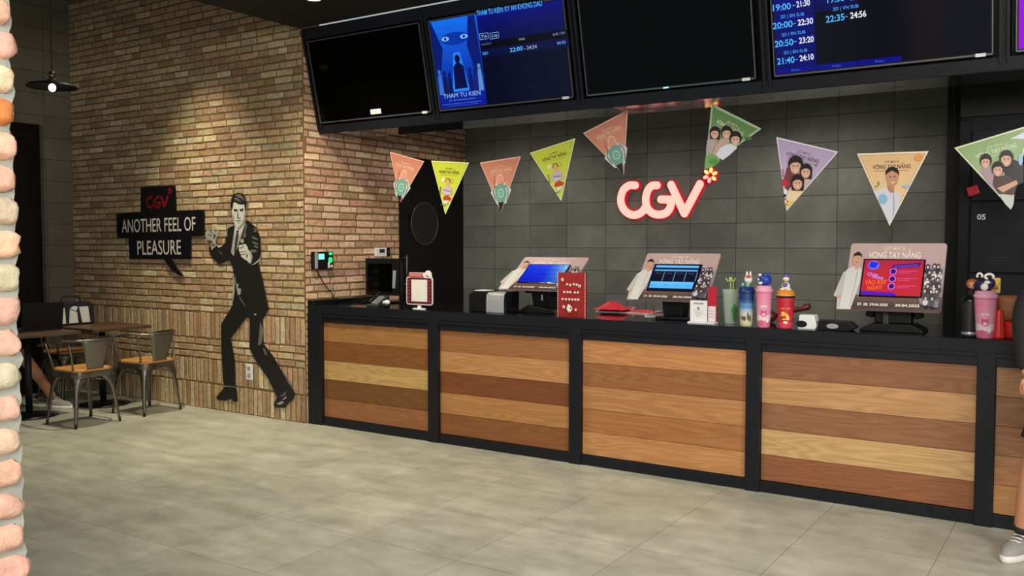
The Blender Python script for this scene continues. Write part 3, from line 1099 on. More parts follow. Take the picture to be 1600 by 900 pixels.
C_ = smooth_path([cp(*p) for p in [(222, 598), (182, 599), (146, 625), (128, 668), (127, 715), (148, 762), (188, 792), (230, 795), (268, 775), (292, 742)]])
G_ = smooth_path([cp(*p) for p in [(368, 598), (332, 602), (305, 635), (293, 690), (303, 748), (340, 785), (388, 794), (432, 780), (458, 742), (462, 694)]]) + [cp(395, 692)]
V_ = [cp(462, 594), cp(552, 786), cp(655, 590)]
for nm, pth, k in (('letter_c', C_, 0), ('letter_g', G_, 1), ('letter_v', V_, 2)):
    e = fat(pth, 0.0425, 7.555, 7.588, 'letter', 'logo_edge', sg, k)
    fat(pth, 0.0350, 7.545, 7.556, 'letter_face', 'logo_face', e, k)
fx, fz = cp(723, 530)
fl = []
for q in range(6):
    th = math.radians(80 + 60 * q)
    c_ = (fx + .044 * math.cos(th), fz + .044 * math.sin(th))
    b = MB(off); b.prism(circ(c_[0], c_[1], .030, .021, th), (-3.4, 7.556, 0), X3, Z3, Y3, .032)
    e = b.build('petal', 'logo_edge', sg)
    b = MB(off); b.prism(circ(c_[0], c_[1], .024, .015, th), (-3.4, 7.550, 0), X3, Z3, Y3, .007)
    b.build('petal_face', 'flower_glow' if q in (0, 1, 4, 5) else 'logo_face', e)
glow = bpy.data.lights.new('sign_glow', 'AREA'); glow.energy = 1.6; glow.color = (1, .2, .22); glow.shape = 'RECTANGLE'; glow.size = .85; glow.size_y = .25
go = bpy.data.objects.new('sign_glow', glow); COL.objects.link(go); go.location = (-3.42, 7.53, 1.9); go.rotation_euler = (PI / 2, 0, PI)


# ------------------------------------------------------------------ mural: suited man and speech sign
man = thing('wall_mural', 'black and white painted figure of a suited person pointing, life size on the brick wall', 'mural', (-6.3, YB, 0.08))
a = Art((0, YB - 0.016, 0), X3, Z3, man.location, 0.00012, 0.0)
BK, DG, GR, LG, WT = (20, 16, 17), (50, 44, 42), (112, 106, 98), (168, 164, 152), (214, 210, 196)


def m1(pts):   # crop (300,280) scale 2.369
    return [(300 + x / 2.369, 280 + y / 2.369) for x, y in pts]


def m2(pts):   # crop (330,290) scale 6.92
    return [(330 + x / 6.92, 290 + y / 6.92) for x, y in pts]


def m3(pts):   # crop (320,420) scale 3.75
    return [(320 + x / 3.75, 420 + y / 3.75) for x, y in pts]


def m4(pts):   # crop (160,270) scale 4.5
    return [(160 + x / 4.5, 270 + y / 4.5) for x, y in pts]


# trousers
a.ppoly(m3([(170, 200), (95, 325), (97, 480), (107, 660), (118, 690), (180, 690), (178, 560), (160, 440), (152, 408), (245, 285), (262, 290), (262, 470), (300, 540), (375, 650),
            (428, 760), (445, 750), (500, 775), (530, 740), (510, 680), (470, 630), (400, 510), (345, 440), (340, 300), (372, 240), (330, 20), (170, 20)]), BK)
# shoes
a.ppoly(m3([(118, 690), (68, 750), (72, 768), (120, 774), (160, 762), (165, 778), (192, 780), (190, 720), (180, 690)]), (14, 12, 12))
a.ppoly(m3([(428, 745), (402, 795), (410, 812), (470, 815), (500, 780), (515, 770), (530, 742), (480, 715)]), (26, 22, 22))
a.ppoly(m3([(110, 682), (180, 690), (182, 696), (112, 690)]), GR)
for q in ([(145, 410), (165, 468), (155, 440)], [(325, 310), (345, 360), (332, 440), (312, 450)], [(340, 462), (352, 500), (370, 510), (352, 470)], [(470, 640), (500, 665), (525, 720), (505, 690)], [(438, 752), (480, 715), (470, 740)]):
    a.ppoly(m3(q), GR)
for q in ([(420, 790), (450, 776), (466, 782), (440, 798)], [(452, 770), (478, 745), (476, 760)]):
    a.ppoly(m3(q), LG)
# jacket
a.ppoly(m1([(155, 172), (135, 180), (120, 240), (100, 255), (75, 235), (62, 255), (68, 280), (100, 315), (140, 300), (152, 330), (162, 400), (150, 462), (195, 470), (262, 500), (286, 485), (262, 370), (245, 312),
            (256, 280), (252, 215), (240, 180), (205, 150), (180, 185)]), BK)
# shirt and tie
a.ppoly(m2([(258, 430), (240, 560), (215, 720), (240, 760), (275, 700), (320, 570), (372, 400), (350, 400), (300, 468)]), LG)
a.ppoly(m2([(262, 430), (250, 520), (262, 560), (300, 470)]), WT)
a.ppoly(m2([(300, 468), (372, 405), (330, 500), (300, 560)]), WT)
a.ppoly(m2([(275, 485), (300, 480), (298, 530), (285, 620), (268, 740), (250, 730), (266, 560)]), DG)
a.ppoly(m2([(282, 500), (296, 498), (292, 525), (282, 530)]), GR)
# belt buckle, fly, hem lines
for q in ([(182, 85), (200, 90), (195, 112), (214, 118), (210, 150), (196, 155), (188, 120)], [(168, 40), (176, 60), (176, 140), (168, 180), (160, 200), (162, 150)]):
    a.ppoly(m3(q), LG)
a.ppoly(m3([(180, 30), (186, 80), (192, 120), (184, 118), (178, 80)]), GR)
a.ppoly(m3([(205, 160), (240, 220), (236, 222), (202, 168)]), GR)
a.ppoly(m3([(290, 262), (304, 264), (303, 273), (291, 271)]), LG)
# lapels and sleeve folds
for q in ([(372, 410), (390, 430), (378, 480), (352, 560), (345, 545), (366, 470)], [(448, 455), (498, 470), (490, 500), (452, 500), (480, 482)], [(440, 545), (510, 575), (505, 590), (445, 570)],
          [(445, 600), (510, 625), (512, 642), (450, 622)], [(468, 640), (510, 660), (505, 682), (470, 665)], [(425, 695), (470, 690), (505, 710), (470, 725), (440, 718)], [(170, 510), (185, 520), (176, 556), (166, 545)],
          [(148, 585), (170, 600), (160, 615), (146, 600)], [(90, 700), (125, 742), (116, 745), (92, 715)], [(358, 520), (382, 515), (370, 570), (356, 560)]):
    a.ppoly(m2(q), GR)
a.ppoly(m2([(540, 765), (525, 815), (480, 850), (430, 862), (470, 840), (515, 800)]), LG)
a.ppoly(m2([(60, 632), (90, 650), (125, 655), (80, 668)]), WT)
# raised hand
a.ppoly(m4([(770, 545), (760, 490), (735, 465), (728, 440), (740, 425), (735, 400), (752, 402), (765, 420), (775, 392), (790, 398), (792, 415), (815, 400), (826, 402), (808, 440), (800, 480), (802, 515), (785, 530)]), LG)
for q in ([(750, 430), (770, 445), (765, 450), (748, 436)], [(772, 415), (780, 440), (776, 442), (768, 418)], [(790, 430), (800, 440), (786, 470), (782, 460)], [(745, 470), (775, 480), (778, 500), (760, 492)], [(770, 505), (795, 500), (792, 510), (772, 515)]):
    a.ppoly(m4(q), DG)
# pointing fist
a.ppoly(m2([(300, 655), (312, 640), (345, 640), (350, 630), (378, 632), (400, 668), (402, 690), (440, 720), (450, 770), (440, 835), (420, 842), (392, 812), (370, 800), (330, 770), (318, 730), (305, 700)]), WT)
a.ppoly(m2([(405, 695), (440, 720), (452, 770), (438, 840), (425, 838), (432, 780), (420, 730)]), LG)
for q in ([(345, 645), (352, 645), (350, 672), (342, 670)], [(318, 715), (385, 710), (384, 716), (322, 722)], [(322, 745), (380, 735), (380, 742), (326, 752)], [(385, 760), (400, 730), (404, 740), (392, 790)], [(308, 670), (345, 668), (345, 674), (308, 680)]):
    a.ppoly(m2(q), DG)
a.ppoly(m2(circ(340, 598, 20, 24)), LG)
a.ppoly(m2([(332, 620), (345, 620), (345, 640), (334, 640)]), BK)
# head
a.ppoly(m2([(228, 180), (226, 260), (236, 340), (248, 385), (262, 425), (300, 468), (345, 425), (368, 380), (378, 300), (388, 250), (385, 180), (300, 150)]), WT)
a.ppoly(m2([(345, 425), (368, 380), (378, 300), (388, 250), (372, 240), (358, 300), (352, 360), (330, 410), (300, 450), (300, 468)]), LG)
a.ppoly(m2([(228, 270), (214, 220), (222, 140), (250, 92), (300, 78), (350, 88), (382, 140), (390, 210), (384, 268), (370, 268), (364, 205), (330, 208), (290, 196), (262, 178), (245, 190), (240, 240)]), (26, 20, 20))
for q in ([(262, 105), (320, 92), (352, 130), (368, 170), (330, 140), (290, 120)], [(250, 130), (290, 135), (340, 180), (300, 168), (262, 150)]):
    a.ppoly(m2(q), GR)
for q in ([(250, 265), (288, 262), (294, 278), (258, 282)], [(316, 260), (356, 255), (352, 275), (318, 280)]):
    a.ppoly(m2(q), DG)
for q in ([(248, 262), (292, 266), (292, 258), (256, 252)], [(312, 264), (358, 252), (352, 246), (316, 256)]):
    a.ppoly(m2(q), BK)
a.ppoly(m2([(292, 280), (288, 330), (284, 350), (306, 360), (326, 348), (318, 340), (300, 345), (302, 300)]), GR)
a.ppoly(m2([(274, 378), (296, 374), (328, 376), (326, 384), (298, 382), (276, 386)]), DG)
a.ppoly(m2([(285, 398), (318, 396), (312, 408), (292, 410)]), LG)
a.ppoly(m2([(240, 300), (256, 330), (262, 380), (252, 380), (242, 345)]), LG)
a.build('painted_figure', 'mural_paint', man)

sp_ = thing('speech_bubble_sign', 'black stepped speech bubble board reading ANOTHER FEEL OF PLEASURE on the brick wall', 'sign', (-7.5, YB, 1.6))
poly = [(99, 288), (268, 275), (270, 102), (505, 88), (512, 268), (708, 262), (710, 442), (616, 450), (616, 606), (478, 606), (520, 672), (566, 728), (540, 722), (492, 690), (430, 608), (190, 606), (186, 458), (104, 456)]
frame_ = Art((0, YB - 0.030, 0), X3, Z3, sp_.location, 0.0004, 0.0006)
pts = frame_.P(m4(poly))
# square the board up to true verticals and horizontals
b = MB(sp_.location)
b.prism(pts, (0, YB - 0.030, 0), X3, Z3, Y3, 0.016)
b.build('board', 'black_plastic', sp_)
frame_.ptext('ANOTHER FEEL OF', m4([(138, 420)])[0], m4([(656, 406)])[0], .128, (214, 208, 196), .004)
frame_.ptext('PLEASURE', m4([(248, 576)])[0], m4([(554, 573)])[0], .135, (214, 208, 196), .004)
for pth in (smooth_path(m4([(348, 172), (325, 180), (314, 210), (322, 236), (345, 240), (362, 225)]), 3), smooth_path(m4([(400, 168), (378, 180), (368, 210), (378, 236), (400, 240), (412, 215)]), 3) + m4([(388, 212)]),
            m4([(418, 172), (438, 236), (462, 168)])):
    frame_.stroke(frame_.P(pth), .025, (138, 24, 32))
u, v = frame_.px(*m4([(477, 128)])[0])
for q in range(5):
    frame_.ell(u + .02 * math.cos(q * 1.257 + .3), v + .02 * math.sin(q * 1.257 + .3), .012, .009, (150, 24, 32), q * 1.257 + .3)
frame_.build('lettering', 'printed', sp_)

# double outlet on the mural wall
o_ = onY(391, 581, YB - .01)
t = thing('wall_outlet', 'small white electrical outlet plate between the legs of the painted figure', 'outlet', (o_.x, YB - .012, o_.z - .075))
b = MB((o_.x, YB - .012, o_.z - .075)); b.box(o_.x - .042, o_.x + .042, YB - .026, YB - .012, o_.z - .07, o_.z + .07); b.build('plate', 'white_plastic', t, .004)
b = MB((o_.x, YB - .012, o_.z - .075))
for dz in (-.03, .03):
    b.box(o_.x - .018, o_.x + .018, YB - .0275, YB - .025, o_.z + dz - .018, o_.z + dz + .018)
b.build('socket', 'grey_plastic', t, .002)

# ------------------------------------------------------------------ pennants on threads
PY = 5.70


def pennant(corners, kind, label, curl=0.0):
    P3 = [onY(*c, PY) for c in corners]
    base = (P3[0] + P3[1]) / 2
    t = thing('pennant', label, 'pennant', base, 0, 'paper pennants hung over the counter')
    # own frame: U along the top edge
    U = (P3[1] - P3[0]).normalized()
    V = Vector((-U.z, 0, U.x))
    W = (P3[1] - P3[0]).length
    tip = P3[2] - P3[0]
    tu, tv = tip.dot(U), tip.dot(V)
    a = Art(P3[0], U, V, base, 0.0005, 0.0012)
    b = MB(base)
    b.prism([(0, 0), (tu, tv), (W, 0)], P3[0], U, V, a.N, -0.0018 if False else 0.0010, lin((235, 232, 222)))
    cen = Vector(((W + tu) / 3, tv / 3))

    def ins(k):
        return [tuple(Vector(q).lerp(cen, k)) for q in ((0, 0), (tu, tv), (W, 0))]
    pal = {'salmon': ((200, 128, 104), (222, 168, 138)), 'lime': ((200, 206, 62), (214, 220, 84)), 'green': ((96, 132, 78), (150, 178, 120)), 'lilac': ((186, 164, 196), (214, 200, 222)),
           'peach': ((232, 190, 138), (242, 216, 172)), 'mint': ((150, 176, 120), (190, 208, 170))}[kind]
    border = {'salmon': (226, 178, 160), 'lime': (228, 232, 160), 'green': (176, 190, 160), 'lilac': (226, 216, 230), 'peach': (244, 226, 200), 'mint': (224, 228, 190)}[kind]
    bord = b.build('sheet', 'printed', t, recalc=False)
    a.poly(ins(0.0), border)
    inn = ins(0.07)
    tl, bt, tr = [Vector(q) for q in inn]
    # colour runs from top to tip
    a.k += 1
    n = 9
    for i in range(n):
        f0, f1 = i / n, (i + 1) / n
        c = lin([pal[0][j] * (1 - f0) + pal[1][j] * f0 for j in range(3)])
        q = [tl.lerp(bt, f0), tl.lerp(bt, f1), tr.lerp(bt, f1), tr.lerp(bt, f0)]
        a.mb.add([a.w(p, a.k) for p in q], [(0, 1, 2, 3)], c)
    ink = {'salmon': (236, 196, 168), 'lime': (70, 72, 30), 'green': (226, 230, 190), 'lilac': (96, 74, 96), 'peach': (96, 70, 44), 'mint': (226, 232, 200)}[kind]
    line = {'salmon': (190, 110, 90), 'lime': (150, 158, 40), 'green': (210, 220, 180), 'lilac': (150, 130, 160), 'peach': (170, 150, 96), 'mint': (120, 150, 90)}[kind]
    l1 = [tuple(Vector(q).lerp(cen, .02)) for q in inn]
    a.stroke(l1, .0022, line, True)
    a.text('LẬT MẶT 8', (W * .40, -.062), (W * .60, -.062), .012, ink, .006)
    a.text('VÒNG TAY NẮNG', (W * .235, -.096), (W * .765, -.096), .024, ink, .016)
    a.stroke([(W * .26, -.108), (W * .74, -.108)], .0022, ink if kind != 'lime' else (150, 140, 50))
    cx = tu + (W / 2 - tu) * .6
    if kind == 'salmon':
        for s in (-1, 1):
            a.poly([(cx + s * .03, -.17), (cx + s * .095, -.24), (cx + s * .045, -.335), (cx + s * .01, -.34)], (205, 205, 205))
        a.ell(cx, -.155, .028, .040, (216, 150, 128)); a.stroke([(cx - .028, -.17), (cx - .026, -.13), (cx, -.112), (cx + .026, -.13), (cx + .028, -.17)], .007, (240, 190, 160))
        a.stroke([(cx - .05, -.13), (cx - .06, -.17), (cx - .045, -.2)], .006, (196, 96, 74))
        a.poly([(cx - .05, -.20), (cx - .052, -.27), (cx - .03, -.33), (cx + .026, -.33), (cx + .05, -.27), (cx + .045, -.20), (cx, -.185)], (116, 160, 146))
        a.ell(cx, -.255, .030, .036, (150, 196, 176)); a.ell(cx, -.255, .016, .02, (96, 150, 134)); a.ell(cx, -.255, .007, .009, (170, 210, 190))
        a.stroke([(cx - .05, -.2), (cx - .07, -.24), (cx - .05, -.30)], .006, (90, 92, 100)); a.stroke([(cx + .05, -.2), (cx + .07, -.24), (cx + .05, -.33)], .006, (110, 110, 116))
        ti = Vector((tu, tv))
        a.poly([(cx - .026, -.325), tuple(ti.lerp(Vector((cx - .03, -.34)), .12)), tuple(ti.lerp(Vector((cx + .03, -.34)), .12)), (cx + .024, -.325)], (36, 34, 38))
    elif kind == 'lime':
        a.ell(cx - .05, -.145, .017, .017, (222, 222, 190)); a.stroke([(cx + .04 + .016 * math.cos(q), -.15 + .016 * math.sin(q)) for q in np.linspace(0, 2 * PI, 11)[:-1]], .0032, (150, 160, 40), True)
        a.ell(cx, -.165, .020, .03, (214, 176, 120)); a.stroke([(cx - .022, -.16), (cx - .012, -.135), (cx + .012, -.135), (cx + .022, -.16)], .006, (90, 74, 60))
        a.poly([(cx - .045, -.21), (cx - .05, -.25), (cx, -.27), (cx + .05, -.25), (cx + .045, -.2), (cx, -.19)], (196, 180, 190))
        a.poly([(cx - .03, -.275), (cx + .01, -.262), (cx + .052, -.29), (cx + .03, -.305), (cx - .035, -.30)], (190, 70, 50))
        a.stroke([(cx - .03, -.225), (cx + .035, -.235)], .005, (110, 96, 130)); a.stroke([(cx - .025, -.25), (cx + .03, -.25)], .005, (236, 220, 226))
        a.poly([(cx - .025, -.31), (cx + .025, -.305), (cx + .012, -.33), (cx - .015, -.335)], (222, 214, 220))
        a.stroke([(cx - .068, -.2), (cx - .07, -.26)], .008, (110, 140, 40)); a.stroke([(cx - .055, -.345), (cx + .0, -.345)], .005, (70, 80, 40))
    elif kind == 'peach':
        q8 = lambda pts: [(1190 + x / 5.626, 200 + y / 5.626) for x, y in pts]
        a.ppoly(q8([(1120, 520), (1060, 535), (985, 560), (1030, 650), (1085, 760), (1118, 840), (1150, 790), (1180, 745), (1205, 690), (1222, 610), (1195, 570), (1160, 545)]), (214, 214, 226))
        a.ppoly(q8([(1158, 560), (1168, 570), (1170, 700), (1160, 780), (1152, 780), (1160, 700)]), (160, 160, 178))
        a.ppoly(q8([(1108, 500), (1165, 500), (1168, 560), (1140, 575), (1110, 540)]), (190, 132, 100))
        a.ppoly(q8(circ(1150, 435, 55, 85)), (206, 150, 116))
        a.ppoly(q8([(1093, 420), (1092, 380), (1115, 350), (1155, 340), (1195, 355), (1210, 390), (1208, 425), (1196, 400), (1150, 375), (1110, 395)]), (34, 25, 23))
        for x in (1132, 1172): a.ppoly(q8(circ(x, 428, 9, 5)), (40, 28, 24))
        a.ppoly(q8([(1130, 470), (1152, 478), (1176, 468), (1155, 490)]), (244, 236, 226))
        a.ppoly(q8(circ(1070, 625, 38, 45)), (140, 190, 222)); a.ppoly(q8(circ(1275, 515, 34, 16)), (170, 192, 218)); a.ppoly(q8(circ(1385, 262, 36, 30)), (236, 158, 72))
        a.ppoly(q8([(1000, 510), (1045, 500), (1010, 525)]), (140, 146, 70)); a.ppoly(q8([(1030, 460), (1045, 500), (1020, 490)]), (140, 146, 70))
    else:
        if kind == 'lilac':
            q8 = lambda pts: [(1190 + x / 5.626, 200 + y / 5.626) for x, y in pts]
            a.ppoly(q8([(225, 345), (205, 420), (182, 470), (225, 560), (300, 470), (330, 400)]), (128, 64, 62))
            a.ppoly(q8([(370, 430), (345, 520), (360, 560), (425, 460), (428, 400)]), (220, 190, 176))
            a.ppoly(q8([(262, 520), (225, 590), (203, 640), (218, 715), (290, 650), (372, 560), (345, 500)]), (240, 214, 176))
            a.ppoly(q8([(222, 640), (218, 715), (290, 650), (250, 640)]), (238, 200, 118))
            a.ppoly(q8([(185, 455), (215, 450), (240, 485), (215, 520), (185, 505)]), (206, 44, 66)); a.ppoly(q8(circ(212, 560, 16, 24)), (236, 236, 236)); a.ppoly(q8(circ(206, 595, 12, 12)), (28, 28, 32))
            for x, y in ((215, 625), (232, 645), (222, 672), (190, 372), (192, 395), (192, 420)): a.ppoly(q8(circ(x, y, 8, 8)), (190, 60, 70))
            a.ppoly(q8([(470, 320), (500, 318), (484, 346)]), (130, 110, 140))
            heads = [(305, 335, 60, 0), (396, 385, 50, 1), (325, 485, 52, 1)]
        elif kind == 'green':
            q8 = lambda pts: [(940 + x / 4.285, 150 + y / 4.285) for x, y in pts]
            a.ppoly(q8([(728, 262), (708, 300), (700, 370), (735, 392), (775, 300), (770, 270)]), (186, 170, 166))
            a.ppoly(q8([(800, 285), (765, 330), (740, 392), (790, 400), (840, 330), (865, 300), (850, 280)]), (198, 170, 146))
            a.ppoly(q8([(862, 318), (800, 345), (765, 395), (812, 430), (860, 395), (908, 350), (900, 325)]), (222, 226, 234))
            a.ppoly(q8([(700, 402), (745, 405), (800, 430), (770, 460), (735, 480), (705, 490), (690, 480)]), (120, 176, 96)); a.ppoly(q8(circ(755, 440, 34, 20)), (84, 150, 76))
            a.ppoly(q8(circ(985, 285, 26, 12)), (70, 116, 60))
            heads = [(762, 250, 32, 1), (842, 250, 34, 0), (902, 290, 36, 0)]
        else:
            q8 = lambda pts: [(1400 + x / 2.81, 100 + y / 2.81) for x, y in pts]
            a.ppoly(q8([(378, 455), (372, 480), (400, 520), (440, 560), (450, 500), (420, 455)]), (176, 150, 160))
            a.ppoly(q8([(470, 430), (520, 420), (560, 440), (560, 520), (520, 540), (480, 500)]), (44, 40, 46))
            a.ppoly(q8([(430, 490), (425, 530), (450, 570), (520, 575), (535, 520), (490, 490)]), (84, 62, 56))
            a.ppoly(q8([(445, 545), (530, 510), (535, 528), (470, 565)]), (214, 164, 136))
            a.ppoly(q8([(455, 580), (475, 570), (520, 590), (515, 620), (505, 640), (480, 615)]), (206, 206, 198)); a.ppoly(q8([(500, 330), (562, 300), (562, 330)]), (224, 228, 240))
            a.ppoly(q8(circ(548, 420, 10, 26)), (160, 196, 226))
            heads = [(395, 430, 24, 0), (486, 418, 28, 1), (450, 465, 25, 0)]
        for hx, hy, r, long_ in heads:
            a.ppoly(q8(circ(hx, hy - r * .25, r * 1.12, r * (1.30 if not long_ else 1.2))), (36, 25, 23))
            if long_: a.ppoly(q8([(hx - r * 1.1, hy - r * .2), (hx + r * 1.1, hy - r * .2), (hx + r * 1.0, hy + r * 1.3), (hx - r * 1.0, hy + r * 1.2)]), (40, 28, 26))
            a.ppoly(q8(circ(hx - r * .05, hy + r * .12, r * .80, r * 1.05)), (222, 172, 146))
            a.ppoly(q8([(hx - r * .8, hy - r * .2), (hx - r * .7, hy - r * .9), (hx, hy - r * 1.2), (hx + r * .75, hy - r * .8), (hx + r * .78, hy - r * .2), (hx + r * .3, hy - r * .55), (hx - r * .4, hy - r * .5)]), (36, 25, 23))
            for sx_ in (-.32, .28): a.ppoly(q8(circ(hx + r * sx_, hy, r * .13, r * .08)), (40, 26, 22))
            a.ppoly(q8([(hx - r * .35, hy + r * .5), (hx, hy + r * .58), (hx + r * .32, hy + r * .48), (hx, hy + r * .75)]), (246, 236, 230))
    a.build('printed_front', 'glossy_print', t)
    # threads from the top corners to the beam above
    for q, c in zip(P3[:2], (0, 1)):
        MB(base).tube([q, Vector((q.x, 5.60, 2.432))], 0.0003, 5).build('thread', 'thread', t)
    return t


PEN = [([(609, 237), (663, 252), (626, 316)], 'salmon', 'salmon pink pennant furthest left, overlapping the brick side wall'),
       ([(674, 251), (733, 254), (696, 335)], 'lime', 'lime yellow pennant hanging in front of the black door'),
       ([(750, 254), (814, 244), (783, 332)], 'salmon', 'salmon pink pennant between the two lime yellow ones'),
       ([(828, 239), (899, 216), (877, 314)], 'lime', 'lime yellow pennant hanging in front of the grey block wall'),
       ([(911, 208), (981, 172), (975, 273)], 'salmon', 'steeply tilted salmon pennant just up and left of the glowing letters'),
       ([(1112, 162), (1190, 201), (1101, 265)], 'green', 'dark green pennant with three people, touching the glowing flower'),
       ([(1213, 214), (1310, 237), (1229, 330)], 'lilac', 'lilac pennant picturing three smiling heads close together'),
       ([(1339, 240), (1451, 236), (1390, 353)], 'peach', 'peach pennant picturing one person in a white shirt'),
       ([(1491, 231), (1610, 195), (1580, 327)], 'mint', 'pale green pennant at the right edge in front of the lockers')]
for c, k, l in PEN:
    pennant(c, k, l)

# ------------------------------------------------------------------ lockers behind the counter, right
LY = 6.5
lk = thing('locker_cabinet', 'tall dark grey locker cabinet numbered 05 behind the right end of the counter', 'locker', (0.2, LY, 0))
off = lk.location
MB(off).box(-0.80, 1.6, LY + .02, 7.18, 0, 3.02).build('body', 'locker_trim', lk, .004)
b = MB(off); b.box(-0.80, -0.738, LY - .005, LY + .02, 0, 2.3); b.build('side_trim', 'locker_trim', lk, .003)
b = MB(off); b.box(-0.80, 1.6, LY - .002, LY + .02, 2.32, 3.02); b.build('header', 'void_black', lk, .003)
for i in range(4):
    for j in range(5):
        x0 = -0.725 + i * 0.345; z0 = 2.235 - (j + 1) * 0.46
        dr = MB(off).box(x0, x0 + .335, LY - .004, LY + .018, z0 + .006, z0 + .454).build('door', 'locker_grey', lk, .003)
        v_ = MB(off)
        for q in range(3):
            v_.box(x0 + .09, x0 + .245, LY - .0055, LY - .0035, z0 + .06 + q * .02, z0 + .068 + q * .02)
        v_.build('vent', 'void_black', dr)
        if (i, j) == (0, 1):
            na = Art((0, LY - .0045, 0), X3, Z3, off)
            na.ptext('05', (1526.5, 343), (1540, 343), .034, (205, 208, 212), .02)
            na.build('number', 'printed', dr, label='white number 05')
rt = thing('key_tag', 'small red tag hanging on the locker cabinet beside the pale green pennant', 'tag', onY(1520, 305, LY - .02))
off = rt.location
b = MB(off); c = onY(1520, 298, LY - .03); b.box(c.x - .034, c.x + .034, LY - .03, LY - .012, c.z - .03, c.z + .03, rot=Matrix.Rotation(math.radians(-18), 3, 'Y')); b.build('tag_body', 'red_paint', rt, .006)
MB(off).tube([(c.x - .02, LY - .015, c.z + .03), (c.x - .02, LY - .010, c.z + .09)], .004, 6).build('strap', 'black_rubber', rt)

# ------------------------------------------------------------------ things on the counter
ZC = 1.0


